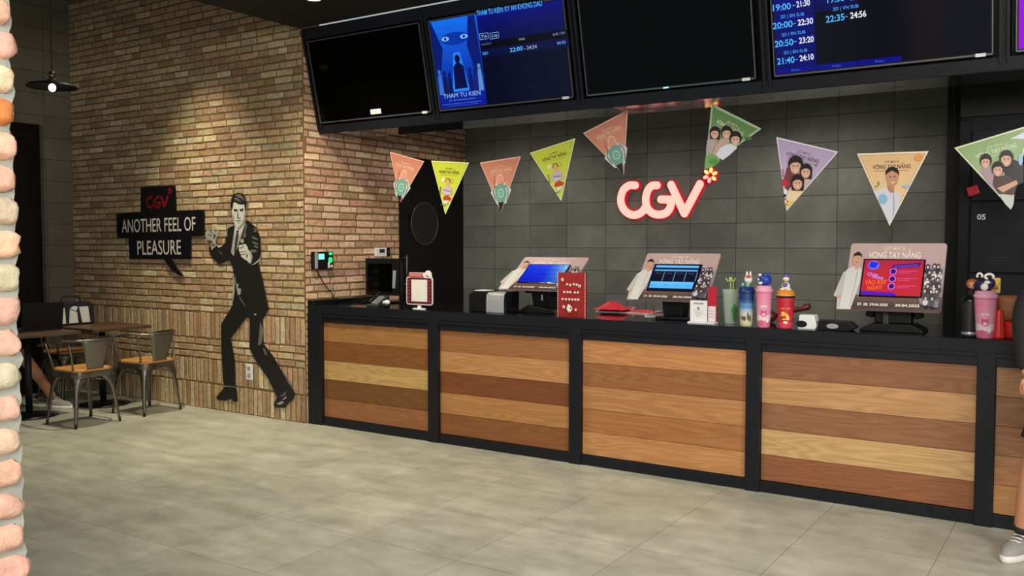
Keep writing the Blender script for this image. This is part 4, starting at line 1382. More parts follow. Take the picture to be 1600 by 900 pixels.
def poster_board(t, off, bl, br, theta, L, Ybase, screen, kind):
    """promotional surround of a touch screen, leaning back by theta"""
    P0, P1 = onY(*bl, Ybase), onY(*br, Ybase)
    O_ = Vector((P0.x, Ybase, P0.z))
    W = P1.x - P0.x
    th = math.radians(theta)
    V = Vector((0, math.sin(th), math.cos(th)))
    a = Art(O_, X3, V, off, 0.0005, 0.0008)
    N = a.N
    b = MB(off)
    out = rrect(W - .03, L, .022, .03, 0)
    # the printed person's outline sticks out on the left
    person = [(0.0, .0), (W * .14, 0), (W * .20, L * .40), (W * .205, L * .60), (W * .19, L * .80), (W * .145, L * .865), (W * .10, L * .80), (W * .105, L * .66), (W * .06, L * .61), (W * .015, L * .53), (-.011, L * .36), (-.027, L * .20), (-.004, L * .165)]
    b.prism(out, O_ + N * -.006, X3, V, N, .006, lin((190, 160, 150)))
    b.prism(person, O_ + N * -.0058, X3, V, N, .006, lin((190, 160, 150)))
    board = b.build('poster_board', 'printed', t, recalc=False)
    # print
    a.poly(out, (70, 48, 46))
    a.quadgrad([(.032, L - .02), (W - .002, L - .02), (W - .002, L * .22), (.032, L * .22)], (196, 166, 160), (168, 150, 168), 8)
    a.poly(rrect(W - .034, .04, .018, .032, L - .042), (196, 166, 160))
    a.quadgrad([(.032, L * .22), (W - .002, L * .22), (W - .002, .02), (.032, .02)], (120, 84, 66), (48, 36, 36), 4)
    a.text('LẬT MẶT 8', (W * .40, L * .885), (W * .60, L * .885), L * .055, (240, 220, 206), .008)
    a.text('VÒNG TAY NẮNG', (W * .25, L * .775), (W * .76, L * .775), L * .085, (246, 232, 222), .012)
    a.text('27. 28. 29.04.2025', (W * .20, L * .065), (W * .50, L * .065), L * .036, (246, 236, 220), .02)
    a.text('30.04.2025', (W * .57, L * .065), (W * .80, L * .065), L * .036, (246, 236, 220), .02)
    # person in white
    a.poly([(0.0, 0), (W * .14, 0), (W * .20, L * .40), (W * .205, L * .585), (W * .165, L * .645), (W * .115, L * .645), (W * .06, L * .60), (W * .015, L * .52), (-.010, L * .36), (-.026, L * .20), (-.004, L * .17)], (206, 204, 198))
    a.poly([(0.0, 0), (W * .03, L * .02), (W * .045, L * .5), (W * .02, L * .56), (-.008, L * .38), (-.022, L * .21), (-.002, L * .17)], (182, 180, 176))
    a.stroke([(W * .16, L * .56), (W * .15, L * .30), (W * .13, L * .05)], .003, (160, 158, 154)); a.ell(W * .01, L * .18, .012, .01, (206, 150, 120))
    a.ell(W * .145, L * .735, W * .045, L * .085, (206, 152, 124)); a.poly([(W * .10, L * .78), (W * .105, L * .83), (W * .145, L * .865), (W * .185, L * .82), (W * .185, L * .77), (W * .17, L * .80), (W * .12, L * .80)], (30, 22, 20))
    a.poly([(W * .12, L * .66), (W * .165, L * .66), (W * .17, L * .60), (W * .14, L * .585)], (206, 152, 124)); a.stroke([(W * .13, L * .70), (W * .155, L * .70)], .003, (120, 60, 50))
    # crowd at the right
    rg = random.Random(5)
    a.poly([(W * .80, L * .10), (W * .97, L * .06), (W * .985, L * .62), (W * .85, L * .66), (W * .83, L * .35), (W * .77, L * .30)], (132, 130, 150))
    for r_ in range(6):
        for q_ in range(3 if r_ < 5 else 2):
            hx = W * (.845 + .05 * q_ + .015 * (r_ % 2)); hz = L * (.64 - .095 * r_)
            cl = rg.choice([(220, 218, 220), (60, 58, 66), (130, 132, 156), (206, 198, 196), (40, 38, 44), (84, 94, 150)])
            hx += W * rg.uniform(-.008, .008); hz += L * rg.uniform(-.012, .012)
            a.ell(hx, hz - L * .055, W * .024, L * .045, cl); a.ell(hx, hz + L * .008, W * .019, L * .036, (28, 22, 22)); a.ell(hx, hz - .001, W * .011, L * .022, (214, 184, 170))
    a.build('print', 'printed', board)
    # screen
    s0, s1, r0, r1 = W * .225, W * .80, L * .21, L * .73
    b = MB(off); b.prism([(s0 - .008, r0 - .008), (s1 + .008, r0 - .008), (s1 + .008, r1 + .008), (s0 - .008, r1 + .008)], O_ + N * 0.000, X3, V, N, .011)
    mon = b.build('display', 'black_gloss', t, .002)
    a = Art(O_ + N * .0112, X3, V, off, 0.0003, 0.0003)
    w_, h_ = s1 - s0, r1 - r0
    S = lambda u, v: (s0 + u * w_, r0 + v * h_)
    if kind == 'blue':
        for i in range(10):
            c = [6 + 150 * max(0, (i / 9) - .55) * 1.6, 40 + 200 * max(0, (i / 9) - .5) * 1.1, 225]
            a.quadgrad([S(i / 10, 1), S((i + 1) / 10, 1), S((i + 1) / 10, 0), S(i / 10, 0)], [min(235, c[0] * 1.3), min(235, c[1] * 1.3), 235], [c[0] * .4, c[1] * .7, 200], 4); a.k -= 1
        a.k += 1
        for v in (.25, .5, .72): a.stroke([S(.1, v), S(.85, v)], .002, (10, 30, 150))
        a.stroke([S(.55, .5), S(.5, .3)], .003, (8, 24, 130))
    elif kind == 'menu':
        a.poly([S(0, 0), S(1, 0), S(1, 1), S(0, 1)], (6, 20, 66))
        a.quadgrad([S(.03, .97), S(.97, .97), S(.97, .88), S(.03, .88)], (120, 200, 245), (90, 180, 240), 2)
        a.quadgrad([S(.03, .80), S(.97, .80), S(.97, .74), S(.03, .74)], (110, 195, 245), (80, 170, 235), 2)
        for i in range(4):
            a.quadgrad([S(.03 + .24 * i, .70), S(.255 + .24 * i, .70), S(.255 + .24 * i, .34), S(.03 + .24 * i, .34)], (14, 22, 40), (8, 14, 30), 2)
            a.stroke([S(.08 + .24 * i, .64), S(.2 + .24 * i, .64)], .003, (90, 110, 130))
            a.stroke([S(.262 + .24 * i, .70), S(.262 + .24 * i, .34)], .003, (140, 190, 230))
        a.quadgrad([S(.03, .30), S(.97, .30), S(.97, .04), S(.03, .04)], (110, 200, 250), (80, 180, 250), 3)
        for i in range(4): a.stroke([S(.08 + .24 * i, .16), S(.2 + .24 * i, .16)], .003, (40, 110, 190))
    else:
        a.poly([S(0, 0), S(1, 0), S(1, 1), S(0, 1)], (200, 44, 54))
        a.quadgrad([S(0, 1), S(1, 1), S(1, .5), S(0, .5)], (176, 44, 70), (200, 44, 54), 4)
        a.poly([S(0, 0), S(.62, 0), S(.55, .09), S(0, .11)], (90, 30, 190))
        a.ell(*S(.16, .85), w_ * .10, h_ * .13, (120, 110, 240)); a.poly([S(.08, .80), S(.20, .76), S(.24, .92), S(.11, .95)], (30, 50, 230))
        a.text('Chọn', S(.07, .55), S(.25, .52), h_ * .10, (190, 150, 250), .02); a.text('Ngay', S(.17, .47), S(.36, .45), h_ * .09, (190, 150, 250), .02)
        a.text('VÀO RẠP', S(.05, .29), S(.42, .32), h_ * .12, (250, 110, 40), .03); a.text('NGAY', S(.11, .14), S(.36, .17), h_ * .11, (250, 110, 40), .03)
        a.poly([S(.46, .75), S(.93, .82), S(.96, .93), S(.50, .86)], (60, 20, 110)); a.text('BOOKINGTICKET', S(.52, .775), S(.92, .835), h_ * .055, (140, 90, 240), .02)
        for i, v in enumerate((.67, .46, .25)):
            a.ell(*S(.51, v), w_ * .062, h_ * .095, (210, 120, 240)); a.ell(*S(.51, v), w_ * .045, h_ * .07, (60, 20, 110)); a.stroke([S(.60, v + .015), S(.92, v + .02)], .004, (225, 80, 200)); a.stroke([S(.60, v - .04), S(.8, v - .04)], .002, (230, 110, 170))
    a.build('picture', 'screen_on', mon, label='lit screen picture')
    b = MB(off); b.prism([(W * .22, L * .16), (W * .80, L * .16), (W * .80, L * .76), (W * .22, L * .76)], O_ + N * -.045, X3, V, N, .04)
    b.build('housing', 'black_plastic', t, .006)
    return O_, W, L, V, N


def pos_terminal(name_label, bl, br, theta, L, Yb, kind, stand):
    P0, P1 = onY(*bl, Yb), onY(*br, Yb)
    cx = (P0.x + P1.x) / 2 + .01
    off = Vector((cx, Yb + .10, ZC))
    t = thing('order_terminal', name_label, 'terminal', off, 0, 'ordering screens in promotional poster surrounds')
    O_, W, L, V, N = poster_board(t, off, bl, br, theta, L, Yb, None, kind)
    mid = O_ + X3 * (W / 2) + V * (L * .38) + N * -.05
    by = mid.y + .03
    if stand == 'wide':
        b = MB(off)
        b.prism([(-.17, 0), (.17, 0), (.165, .018), (.11, .045), (-.11, .045), (-.165, .018)], (cx, by - .10, ZC), X3, Z3, Y3, .20)
        b.build('base', 'black_plastic', t, .004)
        b = MB(off)
        b.box(cx - .10, cx + .10, by - .05, by + .05, ZC + .045, P0.z + .06)
        b.box(cx - .145, cx - .10, by - .02, by + .05, ZC + .075, P0.z + .05, rot=Matrix.Rotation(math.radians(16), 3, 'Y'))
        b.box(cx + .10, cx + .145, by - .02, by + .05, ZC + .075, P0.z + .05, rot=Matrix.Rotation(math.radians(-16), 3, 'Y'))
        b.build('stand', 'black_plastic', t, .008)
        MB(off).box(cx - .05, cx - .018, by - .066, by - .05, ZC + .02, P0.z + .03).build('cable_cover', 'dark_grey_plastic', t, .004)
    elif stand == 'column':
        MB(off).box(cx - .12, cx + .12, by - .10, by + .12, ZC, ZC + .02).build('base', 'black_plastic', t, .006)
        b = MB(off); b.prism([(-.075, 0), (.055, 0), (.075, .16), (-.095, .16)], (cx, by - .06, ZC + .02), X3, Z3, Y3, .12); b.build('stand', 'black_plastic', t, .006)
    else:
        b = MB(off); b.prism([(-.19, 0), (.15, 0), (.12, .03), (-.10, .055)], (cx, by - .12, ZC), X3, Z3, Y3, .26); b.build('base', 'black_plastic', t, .006)
        b = MB(off); b.prism([(-.07, .03), (.10, .03), (.07, .12), (.09, P0.z - ZC + .02), (-.10, P0.z - ZC + .02), (-.085, .10)], (cx, by - .07, ZC), X3, Z3, Y3, .13); b.build('stand', 'black_plastic', t, .006)
        MB(off).box(cx + .0, cx + .012, by - .078, by - .07, ZC + .09, ZC + .135).build('cable_clip', 'silver', t, .001)
        b = MB(off)
        for sx in (-.14, .12):
            b.ball((cx + sx, by - .02, P0.z - .012), .035, .04, .02, 12)
        b.build('hinge', 'black_plastic', t)
    return t


pos_terminal('ordering screen with a deep blue picture, tilted far back, left of the three terminals', (779, 452), (888, 452), 53.5, .395, 5.52, 'blue', 'arm')
pos_terminal('ordering screen with light blue menu tiles, in the middle of the counter', (980, 468), (1105, 466), 39, .40, 5.50, 'menu', 'column')
pos_terminal('ordering screen with a red and purple picture, nearest the lockers', (1307, 483), (1470, 490), 28, .435, 5.42, 'red', 'wide')


def at(x, y, z=ZC):
    p = onZ(x, y, z)
    return Vector((p.x, p.y, z))


# red payment sign on a white foot
p = at(655, 484)
p = Vector((p.x, 5.40, ZC)); p.x = onY(655, 480, 5.40).x
t = thing('payment_sign', 'white rimmed dark red sign with a blank white card, on a white foot', 'sign', p)
A2 = Art((p.x, 5.40, ZC), X3, Z3, p, 0.0005, 0.0008)
b = MB(p); b.prism(circ(0, 0, .062, .03), (p.x, 5.40, ZC), X3, Y3, Z3, .010); b.build('foot', 'white_plastic', t, .002)
MB(p).box(p.x - .015, p.x + .015, 5.398, 5.408, ZC + .01, ZC + .03).build('stem', 'white_plastic', t)
c0, c1 = A2.px(635, 475.5), A2.px(676, 433)
w_, h_ = c1[0] - c0[0], c1[1] - c0[1]
b = MB(p)
b.prism([(c0[0] + x, c0[1] + y) for x, y in rrect(w_, h_, .022)], (p.x, 5.401, ZC), X3, Z3, Y3, .006, lin((232, 222, 222)))
b.prism([(c0[0] + .03, c0[1] + h_ - .004), (c0[0] + w_ * .68, c0[1] + h_ - .004), (c0[0] + w_ * .68, c0[1] + h_ + .032), (c0[0] + .03, c0[1] + h_ + .032)], (p.x, 5.401, ZC), X3, Z3, Y3, .006, lin((232, 222, 222)))
b.prism([(c0[0] + w_ * .82 + x, c0[1] + h_ + .012 + y) for x, y in circ(0, 0, .036, .038)], (p.x, 5.4009, ZC), X3, Z3, Y3, .006, lin((232, 230, 226)))
b.build('panel', 'printed', t, recalc=False)
q = [(c0[0] + .009 + x, c0[1] + .009 + y) for x, y in rrect(w_ - .018, h_ - .018, .014)]
A2.poly(q, (104, 20, 32))
A2.poly([(c0[0] + w_ * .2, c0[1] + h_ * .12), (c0[0] + w_ * .8, c0[1] + h_ * .12), (c0[0] + w_ * .8, c0[1] + h_ * .9), (c0[0] + w_ * .2, c0[1] + h_ * .9)], (226, 224, 214))
for k in range(7):
    for sx in (.11, .89):
        u, v = c0[0] + w_ * sx, c0[1] + h_ * (.14 + .12 * k)
        A2.poly([(u - .004, v - .004), (u + .004, v - .004), (u + .004, v + .004), (u - .004, v + .004)], (190, 120, 120))
A2.poly([(c0[0] + .034, c0[1] + h_), (c0[0] + w_ * .66, c0[1] + h_), (c0[0] + w_ * .66, c0[1] + h_ + .028), (c0[0] + .034, c0[1] + h_ + .028)], (206, 70, 76))
for dz in (.006, .017): A2.stroke([(c0[0] + .042, c0[1] + h_ + dz), (c0[0] + w_ * .62, c0[1] + h_ + dz)], .003, (240, 200, 196))
A2.stroke([(c0[0] + w_ * .80, c0[1] + h_ + .012), (c0[0] + w_ * .88, c0[1] + h_ + .002)], .007, (30, 28, 30))
A2.build('print', 'printed', t)

# old monitor seen behind, its keypad and mouse
p = Vector((onY(596, 470, 5.85).x, 5.85, ZC))
t = thing('monitor', 'large black boxy monitor on the counter beside the brick side wall', 'monitor', p)
f0, f1 = onY(571, 472, 5.78), onY(622, 404, 5.78)
fx0, fx1, fz1 = f0.x, f1.x, f1.z
b = MB(p); b.box(fx0, fx1, 5.78, 5.81, ZC + .07, fz1); b.build('bezel', 'black_plastic', t, .006)
b = MB(p); b.box(fx0 + .035, fx1 - .07, 5.776, 5.782, ZC + .10, fz1 - .045); b.build('screen', 'screen_glass', t)
b = MB(p); b.add([(fx0, 5.81, ZC + .07), (fx1, 5.81, ZC + .07), (fx1, 5.81, fz1), (fx0, 5.81, fz1), (fx0 + .08, 5.93, ZC + .12), (fx1 - .08, 5.93, ZC + .12), (fx1 - .08, 5.93, fz1 - .06), (fx0 + .08, 5.93, fz1 - .06)],
                 [(0, 1, 5, 4), (1, 2, 6, 5), (2, 3, 7, 6), (3, 0, 4, 7), (4, 5, 6, 7)]); b.build('rear_shell', 'dark_grey_plastic', t)
b = MB(p); b.box(fx1 - .055, fx1 - .025, 5.770, 5.781, ZC + .13, fz1 - .10, rot=Matrix.Rotation(math.radians(4), 3, 'Y')); b.build('card_reader', 'grey_plastic', t, .003)
b = MB(p); b.box(p.x - .05, p.x + .05, 5.80, 5.86, ZC + .01, ZC + .12); b.box(p.x - .13, p.x + .13, 5.74, 5.94, ZC, ZC + .015); b.build('stand', 'black_plastic', t, .004)
p = at(588, 480); p.y = 5.52; p.x = onY(590, 477, 5.52).x
t = thing('desk_phone', 'dark grey desk phone with sloping keypad in front of the boxy monitor', 'phone', p)
b = MB(p); b.prism([(0, 0), (.15, 0), (.15, .085), (.13, .085), (0, .012)], p + Vector((-.06, -.07, 0)), Y3, Z3, X3, .12); b.build('body', 'dark_grey_plastic', t, .004)
b = MB(p); sl = Matrix.Rotation(math.radians(29), 3, 'X')
for i in range(3):
    for j in range(4):
        c = p + Vector((-.01 + .022 * i, -.045 + .025 * j, .027 + .0138 * j)); b.box(c.x - .008, c.x + .008, c.y - .008, c.y + .008, c.z - .003, c.z + .004, rot=sl)
b.build('keypad', 'grey_plastic', t)
b = MB(p); b.tube([p + Vector((-.045, -.06, .03)), p + Vector((-.045, .02, .07)), p + Vector((-.045, .08, .105))], [.016, .010, .017], 10); b.build('handset', 'black_plastic', t)
p = Vector((onY(604, 482, 5.40).x, 5.40, ZC))
t = thing('computer_mouse', 'white and black ball shaped device beside the desk phone', 'mouse', p)
MB(p).ball(p + Vector((0, 0, .018)), .030, .034, .018, 16).build('body', 'black_plastic', t)
MB(p).ball(p + Vector((.006, 0, .043)), .026, .022, .020, 16).ball(p + Vector((-.026, .004, .040)), .014, .016, .016, 12).build('ball', 'white_plastic', t)

# receipt printer
p = Vector((onY(762, 488, 5.42).x, 5.42, ZC))
t = thing('receipt_printer', 'black receipt printer with a shiny silver front beside the grey block wall', 'printer', p)
x0, xm, x1 = onY(730, 488, 5.42).x, onY(757, 488, 5.42).x, onY(791, 489, 5.42).x
b = MB(p); b.prism([(0, 0), (xm - x0 + .01, 0), (xm - x0 + .01, .155), (.05, .155), (0, .13)], (x0, 5.44, ZC), X3, Z3, Y3, .15); b.build('body', 'black_plastic', t, .006)
b = MB(p)
pr = [(0, 0), (0, .10), (.006, .13), (.028, .150), (.16, .150), (.16, 0)]
b.prism(pr, (xm + .012, 5.42, ZC), Y3, Z3, X3, x1 - xm - .03); b.build('front_cover', 'silver', t, .006)
for q_, w_q in ((x1 - .02, .022), (xm, .013)):
    b = MB(p); b.prism([(-.004, 0), (-.004, .105), (.004, .136), (.03, .157), (.17, .157), (.17, 0)], (q_, 5.42, ZC), Y3, Z3, X3, w_q)
    b.build('side_cheek', 'black_gloss', t, .003)
MB(p).box(x0 + .04, xm - .01, 5.46, 5.56, ZC + .156, ZC + .161).build('label', 'white_paper', t)

# upright dark red card
p = Vector((onY(893, 495, 5.40).x, 5.40, ZC))
t = thing('red_card_stand', 'upright dark red card with rows of white dots in front of the left terminal', 'card', p)
a = Art((p.x, 5.40, ZC), X3, Z3, p, 0.0005, 0.0008)
q0, q1 = a.px(871, 496), a.px(915, 426.5)
q0 = (q0[0], 0.0)
b = MB(p); b.box(p.x + q0[0], p.x + q1[0], 5.40, 5.425, ZC, ZC + q1[1]); b.build('card', 'card_red', t, .002)
b = MB(p)
for k in range(22):
    z = ZC + .006 + k * (q1[1] - .012) / 21
    for x in (p.x + q0[0] + .003, p.x + q1[0] - .003): b.box(x - .003, x + .003, 5.3985, 5.401, z - .003, z + .003)
b.build('dotted_edge', 'white_paper', t)
cr = lambda x, y: a.px(740 + x / 6, 370 + y / 6)
for pt in [(877, 445), (908, 452), (942, 445), (970, 450), (853, 518), (885, 518), (912, 520), (955, 522), (985, 522), (842, 582), (873, 585), (905, 585), (934, 588), (963, 588), (992, 588), (968, 683)]:
    u, v = cr(*pt); a.ell(u, v, .0085, .0085, (236, 226, 216)); a.ell(u + .002, v - .004, .003, .003, (40, 20, 20))
for pt, r in (((845, 400), .4), ((1005, 460), 0), ((858, 655), .1)):
    u, v = cr(*pt); a.poly([(u + .013 * math.cos(r + q * PI / 2), v + .013 * math.sin(r + q * PI / 2)) for q in np.array([.5, 1.5, 2.5, 3.5])], (236, 230, 222)); a.ell(u, v, .004, .004, (60, 20, 20))
u, v = cr(912, 670); a.ell(u, v, .022, .020, (232, 228, 224)); a.ell(u - .004, v + .018, .012, .010, (232, 228, 224)); a.ell(u + .010, v + .002, .007, .006, (90, 60, 70)); a.ell(u, v - .022, .014, .006, (220, 170, 120))
a.build('print', 'printed', t)

# wire bound leaflets lying on the counter
def leaflet(px, py, w, d, rz, lab, red, tz=0.004, ring=True, h0=0.0, tilt=0):
    c = at(px, py); c.z = ZC + h0
    t = thing('wire_bound_menu', lab, 'menu', c, rz, 'wire bound menus lying open in the middle of the counter')
    R_ = Matrix.Rotation(math.radians(tilt), 3, 'X')
    b = MB()
    b.box(-w / 2, w / 2, -d / 2, d / 2, 0.001, 0.001 + tz, rot=R_, piv=(0, -d / 2, .001)); b.build('board', 'white_paper', t)
    b = MB(); b.box(-w * .44, w * .44, -d * .40, d * .42, 0.0015 + tz, 0.0035 + tz, rot=R_, piv=(0, -d / 2, .001))
    b.build('sheet', 'red_paper' if red else 'grey_plastic', t)
    if ring:
        for sx in (-.25, .25):
            b = MB(); b.tube([(w * sx, d * .38 + .025 * math.cos(q), .012 + d * math.sin(math.radians(tilt)) * .9 + .034 * math.sin(q)) for q in np.linspace(0, 2 * PI, 18, endpoint=False)], .0016, 6, closed=True)
            b.build('ring', 'black_rubber', t)


leaflet(962, 487, .26, .16, .12, 'leftmost open wire bound menu with a bright red sheet', True, tilt=10)
leaflet(1000, 489, .26, .17, -.1, 'open wire bound menu with a red sheet beside the middle terminal', True, .005, tilt=4)
leaflet(1033, 494, .22, .14, .35, 'small grey leaflet half hidden behind the middle terminal', False, tilt=2)
# crumpled red leaflet raised on the first
c = at(957, 488)
t = thing('folded_leaflet', 'bright red folded paper heaped on top of the open menus', 'leaflet', (c.x, c.y, ZC + .012))
b = MB()
n = 10
vs = []
for j in range(n + 1):
    for i in range(n + 1):
        x, y = (i / n - .5) * .24, (j / n - .5) * .16
        z = .062 * max(0, 1 - (abs(x) / .12) ** 1.5) * max(0, 1 - (abs(y) / .08) ** 2) + .010 * noise.noise(Vector((x * 25, y * 25, 1))) + .012
        vs.append((x, y, z))
b.add(vs, [(j * (n + 1) + i, j * (n + 1) + i + 1, (j + 1) * (n + 1) + i + 1, (j + 1) * (n + 1) + i) for j in range(n) for i in range(n)])
o = b.build('sheet', 'red_paper', t); md = o.modifiers.new('thick', 'SOLIDIFY'); md.thickness = .002

# price cards on acrylic feet
p = Vector((onY(1090, 503, 5.42).x, 5.42, ZC))
t = thing('notice_card', 'white upright notice card on a clear foot beside the middle terminal', 'card', p)
a = Art((p.x, 5.42, ZC), X3, Z3, p, .0004, .0008)
q0, q1 = a.px(1078, 500), a.px(1105, 470)
b = MB(p); b.box(p.x + q0[0], p.x + q1[0], 5.42, 5.425, ZC + .012, ZC + q1[1]); b.build('card', 'white_paper', t, .002)
b = MB(p); b.box(p.x + q0[0] - .004, p.x + q1[0] + .002, 5.385, 5.45, ZC, ZC + .012); b.build('foot', 'white_plastic', t, .003)
mu = (q0[0] + q1[0]) / 2
a.text('THÔNG BÁO', (mu - .035, q1[1] - .024), (mu + .035, q1[1] - .024), .010, (60, 60, 66), .02); a.ell(mu, q1[1] - .05, .008, .008, (120, 120, 126))
for k in range(4): a.stroke([(mu - .03 + .006 * k, .08 - .012 * k), (mu + .03 - .004 * k, .08 - .012 * k)], .0015, (150, 150, 156))
a.build('print', 'printed', t)
p = Vector((onY(1112, 503, 5.44).x, 5.44, ZC))
t = thing('leaflet_holder', 'tall red and white leaflet holder right of the white notice card', 'holder', p)
q0, q1 = onY(1105.5, 500, 5.44), onY(1120, 448, 5.44)
b = MB(p); b.box(q0.x, q1.x, 5.44, 5.446, ZC + .012, q1.z, lin((176, 30, 52))); b.box(q0.x + .003, q1.x - .006, 5.437, 5.441, ZC + .014, ZC + .11, lin((230, 214, 216)))
for z in (.04, .06, .08): b.box(q0.x + .008, q1.x - .012, 5.4362, 5.4372, ZC + z, ZC + z + .002, lin((150, 120, 124)))
b.build('card', 'printed', t); b = MB(p); b.box(q0.x, q1.x, 5.40, 5.47, ZC, ZC + .012); b.build('foot', 'white_plastic', t, .003)

# tumblers
def cup(name, label, cx_, by, ty, Yc, rt, rb, mat, lid_mat, cols=None, group='tumblers lined up on the counter', lid=True, lidh=.03):
    bx = onY(cx_, by, Yc)
    H = onY(cx_, ty, Yc).z - ZC
    p = Vector((bx.x, Yc, ZC))
    t = thing(name, label, 'tumbler', p, 0, group)
    n = 12
    b = MB()
    hb = H - (lidh if lid else 0)
    prof = [(0.001, 0), (rb * .93, 0), (rb, .006)] + [(rb + (rt - rb) * k / n, .006 + (hb - .006) * k / n) for k in range(1, n + 1)]
    cl = [None, None] + [None] * n
    if cols:
        cl = [lin(cols[0])] * 2 + [lin(cols[min(len(cols) - 1, int(k * len(cols) / n))]) for k in range(n)]
    b.lathe(prof, cols=cl if cols else None)
    b.build('body', mat, t)
    if lid:
        b = MB(); b.lathe([(rt * 1.03, hb - .008), (rt * 1.07, hb - .004), (rt * 1.07, hb + .008), (rt * .95, hb + .012), (rt * .93, hb + lidh - .004), (rt * .6, hb + lidh), (0.001, hb + lidh)])
        b.build('lid', lid_mat, t)
    return t, p, H


def print_on_cup(t, R, z, items):
    """small raised print that follows the cup's curve, facing the customer"""
    b = MB()
    fa = math.atan2(-t.location.y, -t.location.x)      # toward the lobby
    for du, dz, ru, rz_, c in items:
        n = 12
        vs = []
        for k in range(n):
            a_ = 2 * PI * k / n
            u = du + ru * math.cos(a_); zz = z + dz + rz_ * math.sin(a_)
            ang = fa + u / R
            vs.append((math.cos(ang) * (R + .0012 + .0004 * len(b.f)), math.sin(ang) * (R + .0012 + .0004 * len(b.f)), zz))
        b.add(vs, [tuple(range(n))], lin(c))
    return b.build('print', 'printed', t, recalc=False)


t, p, H = cup('plastic_cup', 'tall clear plastic cup with a green leaf print beside the dark blue tumbler', 1141, 499, 452, 5.50, .052, .036, 'clear_plastic', None, lid=False)
fa = math.atan2(-p.y, -p.x)
b = MB()
for k, (du, z0, s) in enumerate(((.030, .05, .04), (.022, .09, .045), (.040, .085, .035))):
    R_ = .047
    for sgn in (-1, 1):
        pts_ = [(du, z0 - s), (du + sgn * s * .4, z0), (du + .006, z0 + s)]
        b.add([((R_ + .001) * math.cos(fa + u / R_), (R_ + .001) * math.sin(fa + u / R_), z) for u, z in pts_], [(0, 1, 2)])
b.build('leaf_print', 'leaf_green', t)
b = MB(); b.tube([(.0, 0, .02), (.0, 0, H + .045)], .004, 8); b.tube([(.012, .004, .02), (.016, .004, H + .05)], .003, 8); b.build('straw', 'straw_green', t)
b = MB(); b.ball((0, 0, H + .062), .014, .014, .018, 12)
for s in (-1, 1): b.tube([(0, 0, H + .055), (s * .02, 0, H + .05), (s * .032, 0, H + .072)], [.007, .005, .004], 8)
b.build('straw_topper', 'straw_green', t)

CUPG = 'tumblers lined up on the counter'
t, p, H = cup('travel_tumbler', 'dark blue to sand coloured tumbler with a white bunny shaped topper', 1166, 505, 448, 5.40, .046, .038, 'printed', 'blue_lid',
              [(206, 196, 156), (204, 196, 158), (190, 194, 180), (150, 180, 206), (90, 136, 186), (44, 90, 150), (26, 60, 116), (24, 52, 104)])
print_on_cup(t, .041, .05, [(-.012, 0, .010, .014, (84, 80, 60)), (.010, .012, .006, .026, (70, 78, 64)), (.022, .0, .006, .02, (84, 80, 60)), (-.026, .004, .006, .012, (100, 96, 70))])
MB().box(-.004, .004, -.004, .004, 0, .001).build('base_mark', 'black_rubber', t)
b = MB(); b.ball((.010, 0, H + .045), .026, .022, .028, 14); b.ball((.0, 0, H + .078), .008, .006, .018, 10); b.ball((.022, 0, H + .078), .008, .006, .018, 10); tp = b.build('topper', 'topper_white', t)
MB().ball((.016, -.016, H + .062), .014, .010, .010, 12).build('cap', 'topper_red', tp)
MB().tube([(.006, 0, H - .004), (.008, 0, H + .03)], .012, 8).tube([(-.028, 0, H), (-.022, 0, H + .022)], .009, 8).build('stem', 'topper_teal', tp)

PK = [(214, 116, 150), (232, 204, 212), (222, 150, 176), (226, 150, 176), (224, 140, 170), (222, 132, 164), (216, 110, 150)]
def heart_print(t, R):
    print_on_cup(t, R, .055, [(0, .030, .020, .018, (206, 84, 130)), (-.012, .046, .007, .007, (206, 84, 130)), (.012, .046, .007, .007, (206, 84, 130)), (0, .026, .010, .008, (238, 190, 206)), (-.012, -.02, .014, .012, (210, 90, 130)), (.02, -.01, .008, .014, (236, 226, 228)), (.0, .075, .02, .006, (240, 220, 228))])
t, p, H = cup('travel_tumbler', 'pink tumbler with a round deep blue topper, between the blue and the red tumblers', 1193, 511, 446, 5.37, .048, .037, 'printed', 'pink_lid', PK)
heart_print(t, .042)
b = MB(); b.ball((.004, 0, H + .034), .040, .036, .036, 18); b.ball((.024, 0, H + .066), .010, .008, .016, 10); tp = b.build('topper', 'topper_blue', t)
MB().ball((-.018, -.026, H + .064), .012, .008, .009, 10).ball((-.012, -.034, H + .016), .014, .008, .009, 10).ball((-.026, -.024, H + .036), .006, .006, .008, 10).build('markings', 'topper_white', tp)
t, p, H = cup('travel_tumbler', 'red tumbler with an amber lid and a small penguin like topper', 1227, 512, 453, 5.38, .051, .041, 'printed', 'amber_lid',
              [(214, 60, 84), (196, 36, 56), (190, 32, 50), (192, 34, 54), (186, 30, 50), (196, 40, 60)], lidh=.034)
MB().lathe([(.0515, H - .046), (.055, H - .044), (.055, H - .034), (.0515, H - .032)]).build('rim_band', 'black_rubber', t)
print_on_cup(t, .046, .075, [(-.006, 0, .024, .022, (226, 176, 70)), (.014, -.010, .010, .014, (226, 190, 90)), (-.014, .020, .010, .008, (230, 200, 110)), (0, -.036, .014, .007, (236, 220, 190)), (0, .046, .026, .005, (236, 160, 80)), (-.02, -.006, .006, .008, (90, 30, 30))])
b = MB(); b.ball((.0, 0, H + .022), .026, .020, .026, 14); b.ball((-.02, -.006, H + .004), .015, .018, .008, 10); b.ball((.02, -.006, H + .004), .015, .018, .008, 10); b.ball((.001, -.004, H + .066), .020, .018, .018, 12); tp = b.build('topper', 'topper_white', t)
MB().ball((.0, .0, H + .080), .022, .020, .015, 12).ball((.0, -.008, H + .028), .018, .016, .016, 12).build('cap', 'topper_purple', tp)
MB().ball((.002, -.022, H + .060), .014, .010, .005, 10).build('beak', 'topper_yellow', tp)

